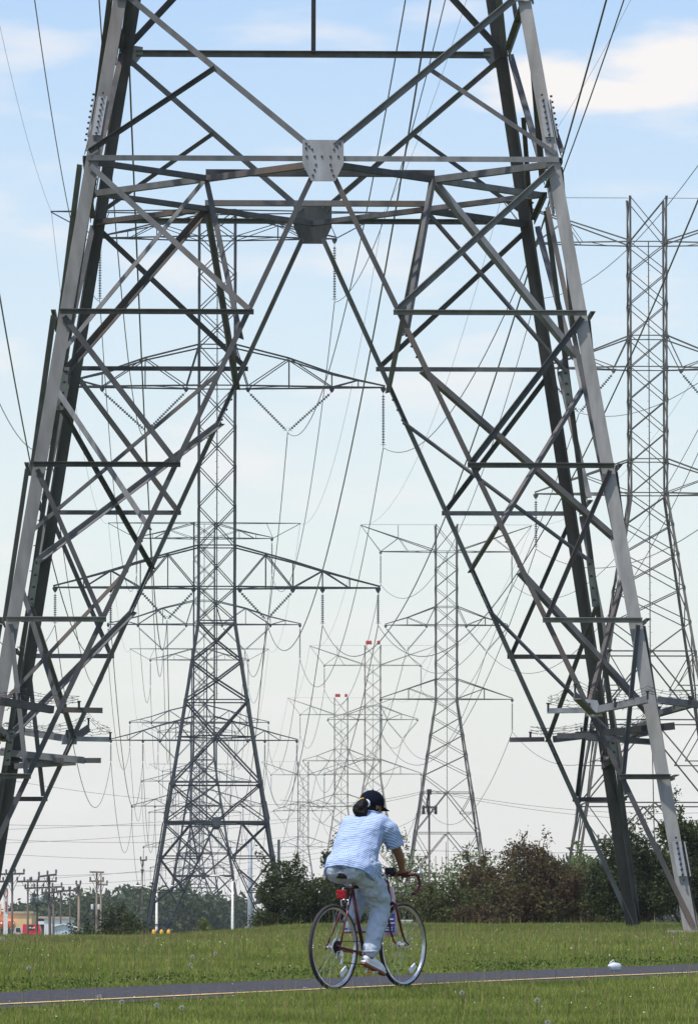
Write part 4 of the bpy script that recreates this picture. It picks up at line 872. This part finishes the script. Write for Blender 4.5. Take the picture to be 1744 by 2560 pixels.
mb=MB(); mb.tube([BBp+Vector((.0,-.05,.097)),(.0,-.045,.336+.045)],.0035,5); 
mb.tube([BBp+Vector((-.02,-.05,-.093)),(.06,-.047,.215),(.03,-.047,.208),(.018,-.047,.23),(.035,-.046,.262),(.03,-.046,.285),(-.02,-.046,.295),(-.045,-.046,.335),(-.02,-.046,.375),(.0,-.045,.381)],.0035,5); mb.obj('chain',M['black'],bike)
mb=MB(); mb.box((.018,-.055,.285),(.035,.02,.04)); mb.box((.025,-.06,.245),(.014,.012,.09),Matrix.Rotation(.3,3,'Y')); mb.lathe([(.018,-.004),(.018,.004)],(.03,-.047,.268),(0,1,0),10); mb.lathe([(.018,-.004),(.018,.004)],(.038,-.047,.222),(0,1,0),10); mb.tube([(.03,-.06,.31),(-.04,-.062,.30),(-.05,-.06,.25),(.0,-.05,.22)],.003,5); mb.obj('derailleur',M['chrome'],bike)

# ---------------------------------------------------------------- grocery bag on the handlebar
bag=empty('shopping_bag',BL,BR[2],label='white shopping bag with blue print hanging beside the front wheel',cat='shopping bag'); bag.rotation_euler=BR
M['bag']=mat('thin_pinkish_plastic',(.62,.48,.52),.45,0,.08,12,.4,trans=.3); M['blueprint']=mat('blue_print',(.03,.06,.32),.5); 
def bagmesh():
    mb=MB(); rows=9; cols=16; vs=[];fs=[]; rr=random.Random(5)
    for j in range(rows+1):
        t=j/rows; z=.40+.40*t; wd=.060+.015*math.sin(math.pi*min(1,t*1.15)); dp_=.045*(1-.35*t)
        for k in range(cols):
            a=2*math.pi*k/cols; rad=1+.10*rr.uniform(-1,1); vs.append((1.095+wd*math.cos(a)*rad-.03*t,.175+dp_*math.sin(a)*rad,z))
    for j in range(rows):
        for k in range(cols): fs.append((j*cols+k,j*cols+(k+1)%cols,(j+1)*cols+(k+1)%cols,(j+1)*cols+k))
    fs.append(tuple(range(cols))); mb.add(vs,fs); return mb
bagmesh().obj('bag_body',M['bag'],bag,True)
mb=MB(); mb.tube([(1.045,.15,.79),(.98,.19,.88),(.86,.205,.952),(.93,.215,.88),(1.045,.20,.79)],.006,6); mb.obj('bag_handle',M['bag'],bag,True)
# print on the side facing back and right (towards the road)
nb=Vector((-.832,-.555,0)); tb_=Vector((.555,-.832,0)); bc=Vector((1.065,.17,0))
mb=MB()
def patch(x0,x1,z0,z1,off,mb):
    c_=bc+nb*(.072+off)+tb_*((x0+x1)/2)+Vector((0,0,(z0+z1)/2)); Rm=Matrix((tb_,nb,Vector((0,0,1)))).transposed(); mb.box(c_,(x1-x0,.003,z1-z0),Rm)
patch(-.045,.04,.435,.585,0,mb); mb.obj('printed_panel',M['blueprint'],bag)
mb=MB(); patch(-.038,.03,.535,.545,.003,mb); patch(-.03,.036,.505,.513,.003,mb); patch(-.038,.02,.47,.476,.003,mb); patch(-.036,-.012,.448,.464,.003,mb); patch(-.004,.018,.448,.464,.003,mb); mb.obj('printed_lines',M['whiteref'],bag)

# ---------------------------------------------------------------- rider
M['skin']=mat('brown_skin',(.27,.125,.075),.5,0,.08,12,.1); M['hair']=mat('black_hair',(.006,.004,.004),.6,0,.3,60,.3,.15,stretch=(1,1,.2))
M['denim']=mat('pale_blue_denim',(.42,.48,.56),.85,0,.05,16,.9,.15,rnd=0); M['navy']=mat('navy_cotton',(.004,.007,.016),.9,0,.15,30,.2,.1); M['shoe']=mat('white_canvas',(.72,.73,.76),.7,0,.06,20,.2); M['sole']=mat('brown_rubber_sole',(.28,.10,.05),.7)
def checked():
    m=bpy.data.materials.new('blue_check_cotton'); m.use_nodes=True; T_=m.node_tree; n=T_.nodes; l=T_.links; b=n['Principled BSDF']; b.inputs['Roughness'].default_value=.85
    uv=n.new('ShaderNodeTexCoord'); s=n.new('ShaderNodeSeparateXYZ'); mp=n.new('ShaderNodeMapping'); l.new(uv.outputs['Object'],mp.inputs[0]); mp.inputs['Rotation'].default_value=(0,math.radians(-32),0)
    nz=n.new('ShaderNodeTexNoise'); nz.inputs['Scale'].default_value=5; l.new(uv.outputs['Object'],nz.inputs['Vector'])
    va=n.new('ShaderNodeVectorMath'); va.operation='MULTIPLY_ADD'; l.new(nz.outputs['Color'],va.inputs[0]); va.inputs[1].default_value=(.02,.02,.02); l.new(mp.outputs[0],va.inputs[2]); l.new(va.outputs[0],s.inputs[0])
    def stripe(v,per,duty): 
        f=mnode(T_,'FRACT',mnode(T_,'DIVIDE',v,per)); return mnode(T_,'LESS_THAN',f,duty)
    a=stripe(mnode(T_,'SUBTRACT',s.outputs[1],mnode(T_,'MULTIPLY',s.outputs[0],.8)),.0185,.42); c_=stripe(s.outputs[2],.0165,.42); pk=stripe(s.outputs[2],.066,.1)
    k=mnode(T_,'ADD',mnode(T_,'MULTIPLY',a,.5),mnode(T_,'MULTIPLY',c_,.5))
    mx=n.new('ShaderNodeMix'); mx.data_type='RGBA'; l.new(k,mx.inputs['Factor']); mx.inputs['A'].default_value=(.52,.66,.84,1); mx.inputs['B'].default_value=(.07,.12,.36,1)
    m2=n.new('ShaderNodeMix'); m2.data_type='RGBA'; l.new(mnode(T_,'MULTIPLY',pk,.22),m2.inputs['Factor']); l.new(mx.outputs['Result'],m2.inputs['A']); m2.inputs['B'].default_value=(.5,.2,.3,1)
    l.new(m2.outputs['Result'],b.inputs['Base Color']); return m
M['check']=checked()
def remesh(o,vox,smooth=3,disp=0.0,dsize=.06,seed=0):
    r=o.modifiers.new('remesh','REMESH'); r.mode='VOXEL'; r.voxel_size=vox; r.use_smooth_shade=True
    if smooth: s=o.modifiers.new('smooth','SMOOTH'); s.iterations=smooth; s.factor=.6
    if disp:
        t=bpy.data.textures.new('folds','CLOUDS'); t.noise_scale=dsize; t.noise_depth=2; d=o.modifiers.new('folds','DISPLACE'); d.texture=t; d.strength=disp; d.mid_level=.5
    return o
def limb(mb,pts,rad,n=16):
    # dense smooth limb with rounded ends
    P_=[Vector(p) for p in pts]; out=[];rr=[]
    for i in range(len(P_)-1):
        for s in range(6):
            t=s/6; p0=P_[max(i-1,0)];p1=P_[i];p2=P_[i+1];p3=P_[min(i+2,len(P_)-1)]
            out.append(.5*((2*p1)+(p2-p0)*t+(2*p0-5*p1+4*p2-p3)*t*t+(3*p1-p0-3*p2+p3)*t**3)); rr.append(rad[i]*(1-t)+rad[i+1]*t)
    out.append(P_[-1]); rr.append(rad[-1]); mb.tube(out,rr,n)
    mb.ball(P_[0],rad[0],14,9); mb.ball(P_[-1],rad[-1],14,9)
MB.ZF=lambda v:(v[0],v[1],v[2] if v[2]<.985 else .985+(v[2]-.985)*.925)
HC=Vector((.575,0,1.49)); HRz=Matrix.Rotation(math.radians(-18),3,'Z')@Matrix.Rotation(math.radians(8),3,'Y')
def hp(x,y,z): return HC+HRz@Vector((x,y,z))
mb=MB(); mb.ball(hp(0,0,-.004),(.090,.072,.106),20,14,HRz); mb.ball(hp(.03,0,-.055),(.062,.055,.06),14,10,HRz)
mb.ball(hp(.095,0,-.012),(.018,.013,.022),8,6,HRz); mb.ball(hp(.083,0,-.055),(.016,.026,.010),8,6,HRz); mb.ball(hp(.078,0,-.088),(.022,.03,.02),8,6,HRz)
for s_ in(-1,1): mb.ball(hp(-.005,s_*.074,-.015),(.018,.010,.032),8,6,HRz)
limb(mb,[(.49,0,1.34),(.53,0,1.40),(.565,0,1.44)],[.062,.056,.052])
limb(mb,[(.29,0,.98),(.36,0,1.12),(.44,0,1.26),(.48,0,1.33)],[.11,.10,.10,.085])
for s_ in(-1,1): limb(mb,[(.48,0,1.33),(.495,s_*.10,1.335),(.505,s_*.16,1.315)],[.055,.045,.042])
for s_ in(-1,1):
    limb(mb,[(.51,s_*.172,1.31),(.555,s_*.205,1.22),(.60,s_*.205,1.12),(.68,s_*.185,1.045),(.755,s_*.155,.965),(.772,s_*.148,.936)],[.045,.044,.040,.038,.029,.026])
    mb.ball((.79,s_*.142,.918),(.036,.043,.017),12,8)
    for j,(ln,) in enumerate(((.93,),(1.05,),(1.0,),(.85,))):
        v_=s_*(.108+.0225*j); limb(mb,[(.80,v_,.922),(.80+.030*ln,v_,.913),(.80+.037*ln,v_*1.0,.888),(.80+.018*ln,v_,.871)],[.0098,.0095,.0088,.0078],8)
    limb(mb,[(.775,s_*.112,.916),(.787,s_*.085,.904),(.792,s_*.070,.881),(.803,s_*.078,.872)],[.012,.0105,.0095,.0085],8)
# legs to the ankles
for s_,pt in((-1,[(.29,-.10,.95),(.41,-.11,.79),(.50,-.115,.64),(.42,-.12,.46),(.335,-.12,.29),(.325,-.12,.255)]),(1,[(.29,.10,.95),(.46,.11,.90),(.64,.12,.83),(.535,.12,.68),(.44,.12,.52),(.43,.12,.475)])):
    limb(mb,pt,[.085,.075,.056,.052,.036,.038])
mb.ball((.27,0,.985),(.11,.14,.10),16,10)
person=mb.obj('person',M['skin'],None,True,label='cyclist seen from behind in checked shirt, pale jeans and navy cap riding',cat='person')
person.location=BL; person.rotation_euler=BR; remesh(person,.0055,2)
for s_ in(-1,1): MB().ball(hp(.083,s_*.03,.01),.011,10,8).obj('eye',M['black'],person,True)
# shirt
mb=MB(); sp_=[((.232,0,.880),.222,.188),((.254,0,.93),.222,.186),((.283,0,.985),.216,.172),((.325,0,1.07),.205,.148),((.365,0,1.15),.198,.142),((.41,0,1.23),.200,.136),((.455,0,1.30),.205,.122),((.495,0,1.35),.190,.095),((.52,0,1.385),.115,.070),((.54,0,1.41),.066,.060),((.55,0,1.425),.062,.058)]
vs=[];n_=32; leans=[30,30,30,32,33,34,35,33,28,24,24]
for (c,a,b),ln in zip(sp_,leans):
    ln=math.radians(ln)
    for k in range(n_):
        t=2*math.pi*k/n_; x=b*math.cos(t); y=a*math.sin(t); vs.append((c[0]+x*math.cos(ln),y,c[2]-x*math.sin(ln)))
q=len(sp_); mb.add(vs,[(i*n_+k,i*n_+(k+1)%n_,(i+1)*n_+(k+1)%n_,(i+1)*n_+k) for i in range(q-1) for k in range(n_)]+[tuple(range(n_)),tuple(reversed(range((q-1)*n_,q*n_)))])
for s_ in(-1,1):
    P_=[(.485,s_*.135,1.33),(.515,s_*.178,1.29),(.55,s_*.203,1.215),(.588,s_*.210,1.135)]; mb.tube([Vector(p) for p in P_],[.078,.082,.078,.074],18); mb.ball(P_[0],.078,14,10); mb.ball(P_[1],.080,14,10)
# shirt tail corner at the right hip
mb.tube([(.33,-.185,1.0),(.365,-.175,.90),(.375,-.165,.845)],[.045,.042,.022],10)
sh_=mb.obj('shirt',M['check'],person,True,label='blue and white checked short-sleeved shirt'); remesh(sh_,.0075,4,.036,.10)
mb=MB(); mb.tube([(.555+.060*math.cos(t)*1.05,.060*math.sin(t)*1.1,1.418-.02*math.cos(t)) for t in np.linspace(0,2*math.pi,25)[:-1]],.011,8,closed=True); mb.obj('collar',M['check'],sh_,True)
# jeans
mb=MB(); mb.ball((.250,0,.945),(.130,.172,.100),20,12); 
for s_ in (-1,1): mb.ball((.205,s_*.078,.932),(.105,.095,.085),16,10)
limb(mb,[(.285,-.105,.955),(.405,-.115,.80),(.495,-.118,.645),(.425,-.120,.47),(.365,-.120,.345),(.347,-.12,.31)],[.118,.100,.083,.072,.066,.066])
limb(mb,[(.285,.105,.955),(.46,.115,.905),(.635,.12,.835),(.54,.12,.70),(.475,.12,.60),(.455,.12,.565)],[.118,.100,.083,.070,.064,.064])
j=mb.obj('jeans',M['denim'],person,True,label='pale blue jeans'); remesh(j,.0075,3,.040,.075)
mb=MB()
for s_,(cx,cy,cz) in((-1,(.340,-.12,.298)),(1,(.448,.12,.553))): mb.tube([(cx+.064*math.cos(t),cy+.064*math.sin(t),cz) for t in np.linspace(0,2*math.pi,21)[:-1]],.006,6,closed=True)
mb.obj('trouser_hem',M['denim'],j,True)
# shoes
for side,heel,toe,zz_ in((-1,Vector((.265,-.098,.225)),Vector((.47,-.158,.128)),0),(1,Vector((.375,.128,.462)),Vector((.60,.13,.462)),0)):
    d=(toe-heel); l=d.length; d.normalize(); up=Vector((0,0,1)); sd_=d.cross(up).normalized(); up=sd_.cross(d); Rm=Matrix((d,sd_,up)).transposed()
    def q(a,b,c_): return heel+Rm@Vector((a,b,c_))
    mb=MB(); limb(mb,[q(.035,0,.032),q(.10,0,.030),q(.17,0,.018),q(l-.025,0,.012)],[.036,.037,.040,.030],14); limb(mb,[q(.05,0,.055),q(.06,0,.075)],[.034,.036],12)
    s=mb.obj('shoe',M['shoe'],person,True); remesh(s,.005,3)
    outl=[(0,.0),(.01,.028),(.08,.032),(.17,.045),(.235,.034),(.262,0),(.235,-.034),(.17,-.045),(.08,-.032),(.01,-.028)]
    mb=MB(); mb.prism([q(a-.005,b,-.024) for a,b in outl],up,.016); mb.obj('sole',M['sole'],s)
    mb=MB(); mb.prism([q(a*1.015-.007,b*1.05,-.009) for a,b in outl],up,.014); mb.obj('foxing',M['shoe'],s)
    mb=MB(); mb.box(q(-.006,0,.012),(.004,.022,.016),Rm); mb.obj('heel_tab',M['blueprint'],s)
# hair, ponytail, cap
mb=MB(); mb.ball(hp(-.018,0,-.015),(.088,.080,.090),18,12,HRz); 
limb(mb,[(.495,0,1.500),(.455,.005,1.498),(.425,.008,1.465),(.412,.01,1.425),(.425,.01,1.385)],[.028,.044,.054,.050,.026])
mb.ball((.40,.03,1.45),(.035,.035,.04)); mb.ball((.41,-.03,1.42),(.03,.03,.045)); mb.ball((.43,.01,1.385),(.03,.04,.03))
h=mb.obj('hair',M['hair'],person,True,label='dark hair tied in a low ponytail'); remesh(h,.006,2,.016,.03)
mb=MB(); mb.tube([Vector((.487,.002,1.502))+Vector((-.008*math.cos(t)*0,.033*math.cos(t),.030*math.sin(t))) for t in np.linspace(0,2*math.pi,17)[:-1]],.014,8,closed=True); mb.obj('hair_tie',M['shoe'],h,True,label='white hair tie')
mb=MB(); vs=[];fs=[];nk=28;nm_=9
for i in range(nm_+1):
    th=math.pi/2*1.08*i/nm_
    for k in range(nk): a=2*math.pi*k/nk; vs.append(hp(-.004+.108*math.sin(th)*math.cos(a),.091*math.sin(th)*math.sin(a),.006+.118*math.cos(th)**.85 if math.cos(th)>0 else .006+.118*math.cos(th)))
fs=[(i*nk+k,(i+1)*nk+k,(i+1)*nk+(k+1)%nk,i*nk+(k+1)%nk) for i in range(nm_) for k in range(nk)]
mb.add(vs,fs); mb.ball(hp(-.004,0,.125),.007); cp=mb.obj('cap',M['navy'],person,True,label='navy baseball cap'); so_=cp.modifiers.new('t','SOLIDIFY'); so_.thickness=.004
mb=MB(); vs=[];ncol=12
for j_ in range(5):
    for k in range(ncol+1):
        a=-1.05+2.1*k/ncol; t=j_/4; r_=.098+.075*t*math.cos(a)**.5 if abs(a)<1.5 else .098
        vs.append(hp(r_*math.cos(a),.087*math.sin(a)*(1+.02*t),-.002-.028*t-.02*math.sin(a)**2*1))
mb.add(vs,[(j_*(ncol+1)+k,j_*(ncol+1)+k+1,(j_+1)*(ncol+1)+k+1,(j_+1)*(ncol+1)+k) for j_ in range(4) for k in range(ncol)])
b_=mb.obj('brim',M['navy'],cp,True); so_=b_.modifiers.new('t','SOLIDIFY'); so_.thickness=.005
mb=MB(); pc=Vector((.4675,.022,1.538)); nrm=(pc-HC); nrm.z*=.9; nrm.normalize(); xx=Vector((0,0,1)).cross(nrm).normalized(); zz2=nrm.cross(xx); Rm=Matrix((xx,nrm,zz2)).transposed()
mb.box(pc,(.042,.008,.015),Rm); mb.box(pc+nrm*.004+xx*.012+zz2*.006,(.012,.006,.01),Rm); mb.obj('cap_patch',mat('orange_embroidery',(.85,.50,.10),.7),cp)

MB.ZF=None
# ---------------------------------------------------------------- grass and weeds
def blades(name,x0,x1,y0,y1,n,hmin,hmax,wd,seed,dens=None,lean=.8,keep=None,label=None):
    r=np.random.default_rng(seed); X=r.uniform(x0,x1,n); Y=r.uniform(y0,y1,n)
    cl_=np.sin(X*1.7+3*np.sin(Y*.31))*np.sin(Y*.9+2*np.sin(X*.7))*.7+.5*np.sin(X*6.1+2*np.sin(Y*2.3))*np.sin(Y*4.7+X); 
    rel=np.c_[X-P0.x,Y-P0.y]; off=rel@np.array([PN.x,PN.y]); edge=1.60+.05*np.sin(rel@np.array([PD.x,PD.y])*5.1)
    ok=(off<-edge)|(off>edge-1.2)|((r.random(n)<.02)&(off<-1.45))
    X,Y,cl_=X[ok],Y[ok],cl_[ok]; n=len(X)
    H=(hmin+(hmax-hmin)*r.random(n)**1.6)*(1+.35*cl_); Z=gz(X,Y)-.004
    a=r.uniform(0,math.pi,n); dx=np.cos(a)*wd*(.6+.8*r.random(n)); dy=np.sin(a)*wd; la=r.uniform(0,2*math.pi,n); lm=H*lean*r.random(n)
    V=np.empty((n,3,3)); V[:,0]=np.c_[X-dx,Y-dy,Z]; V[:,1]=np.c_[X+dx,Y+dy,Z]; V[:,2]=np.c_[X+np.cos(la)*lm,Y+np.sin(la)*lm,Z+H]
    me=bpy.data.meshes.new(name); me.vertices.add(3*n); me.vertices.foreach_set('co',V.reshape(-1).astype(np.float32)); me.loops.add(3*n); me.loops.foreach_set('vertex_index',np.arange(3*n,dtype=np.int32)); me.polygons.add(n); me.polygons.foreach_set('loop_start',np.arange(0,3*n,3,dtype=np.int32)); me.update(calc_edges=True); return me
M['grass']=mat('grass_blades',(.09,.14,.016),.65,0,.1,.9,0,.15,col2=(.36,.39,.10),trans=.35,isl=.6)
M['straw']=mat('seed_stems',(.16,.13,.05),.8,0,.2,3,0,.1,col2=(.30,.25,.12),isl=.7)
M['weed']=mat('white_weed_flowers',(.55,.53,.42),.8,0,.2,3,0,.1,isl=.5)
link('grass',blades('grass_foreground',-4.5,4.5,37,49,330000,.02,.055,.004,1),M['grass'],None,kind='stuff')
link('grass',blades('grass_bank',-6.5,6.5,44,62,330000,.03,.075,.0045,2),M['grass'],None,kind='stuff')
link('grass',blades('grass_field',-9.5,9.5,60,118,420000,.045,.10,.008,3),M['grass'],None,kind='stuff')
link('grass',blades('grass_crest',-16,16,92,126,80000,.04,.10,.013,4),M['grass'],None,kind='stuff')
link('grass',blades('grass_left_side',-40,-9,25,130,60000,.05,.12,.014,9),M['grass'],None,kind='stuff')
link('grass',blades('grass_right_side',9,40,25,130,60000,.05,.12,.014,10),M['grass'],None,kind='stuff')
link('seed_stems',blades('seed_stems',-7,7,38,100,13000,.10,.26,.0035,5,lean=.25),M['straw'],None,kind='stuff')
link('dry_grass_fringe',blades('crest_stems',-12,12,100,122,1200,.10,.30,.008,6,lean=.2),M['straw'],None,kind='stuff')
r_=np.random.default_rng(12); n=2600; X=r_.uniform(-8,8,n); Y=39+80*r_.random(n)**1.3
oo=np.c_[X-P0.x,Y-P0.y]@np.array([PN.x,PN.y]); keep=(oo<-1.7)|(oo>.5); X,Y=X[keep],Y[keep]
link('clover_flowers',leaf_mesh('clover',np.c_[X,Y,gz(X,Y)+.06+.08*r_.random(len(X))],.008,7),M['weed'],None,kind='stuff')
# leafy rosettes along the path edge
n=5000; sN=r_.uniform(-12,45,n); oN=1.66+np.abs(r_.normal(size=n))*.25; oN=-oN; X=P0.x+PD.x*sN+PN.x*oN; Y=P0.y+PD.y*sN+PN.y*oN
link('broadleaf_weeds',leaf_mesh('edge_weeds',np.c_[X,Y,gz(X,Y)+.015+.045*r_.random(n)],.016,8),mat('weed_leaves',(.05,.09,.012),.6,0,.1,2,0,.2,col2=(.15,.20,.04),trans=.2,isl=.6),None,kind='stuff')
n=26000; sN=r_.uniform(-12,45,n); oN=-(1.62+np.abs(r_.normal(size=n))*.7); X=P0.x+PD.x*sN+PN.x*oN; Y=P0.y+PD.y*sN+PN.y*oN; cl=np.sin(sN*1.9+2*np.sin(sN*.7))*np.sin(oN*3+sN)>-.2; X,Y=X[cl],Y[cl]
link('clover_leaves',leaf_mesh('clover_patch',np.c_[X,Y,gz(X,Y)+.01+.07*r_.random(len(X))],.013,18),mat('clover_leaves',(.03,.06,.01),.6,0,.1,2,0,.2,col2=(.10,.15,.03),trans=.2,isl=.6),None,kind='stuff')
# dandelion clocks
def dand():
    root=empty('dandelion',(0,0,0),0,label='',cat='dandelion',group='dandelion clocks in the grass')
    MB().tube([(0,0,-.17),(.006,0,-.08),(0,0,0)],.0022,5).obj('stem',M['lf_light'],root)
    r=np.random.default_rng(3); d=r.normal(size=(160,3)); d/=np.linalg.norm(d,axis=1)[:,None]
    me=leaf_mesh('seed_head',d*.016,.004,3); link('seed_head',me,mat('dandelion_fluff',(.50,.50,.46),.9,trans=.5),root)
    MB().ball((0,0,0),.006).obj('seed_core',M['bark'],root); return root
dp=dand(); first=True
DL=[(251,2492,'dandelion clock just below the path at lower left'),(307,2505,'dandelion clock at lower left, right of the highest one'),(456,2519,'dandelion clock lowest at left of centre in the foreground'),(1153,2482,'dandelion clock in the foreground right of the front wheel'),(1366,2556,'dandelion clock cut by the bottom edge at right'),(394,2513,'faint dandelion clock between two brighter ones at lower left'),(540,2384,'dandelion clock on the far bank left of the rear wheel'),(478,2412,'dandelion clock low on the far bank'),(482,2392,'dandelion clock above another one on the far bank'),(1340,2500,'dandelion clock in the foreground below the jug'),(75,2420,'dandelion clock alone on the far bank at far left')]
for px,py,lab in DL:
    hh=.13
    ds=np.arange(38,75,.05); zr=np.array([ray(px,py,d).z for d in ds]); xr=(px-872)/F*ds; g=zr-hh*.9-gz(xr,ds); k=int(np.argmin(np.abs(g))); p=ray(px,py,ds[k])
    if first: dp.location=p; dp['label']=lab; first=False
    else: tree_copy(dp,p,.5*k,label=lab)

# ---------------------------------------------------------------- air
mb=MB(); mb.box((0,1010,37),(2180,2240,84)); hz=mb.obj('haze',None,None,kind='stuff')
m=bpy.data.materials.new('thin_summer_haze'); m.use_nodes=True; n=m.node_tree.nodes; n.remove(n['Principled BSDF']); v=n.new('ShaderNodeVolumePrincipled'); v.inputs['Color'].default_value=(.93,.97,1,1); v.inputs['Density'].default_value=.00013; v.inputs['Anisotropy'].default_value=.2
m.node_tree.links.new(v.outputs[0],n['Material Output'].inputs['Volume']); hz.data.materials.append(m); hz.display_type='WIRE'
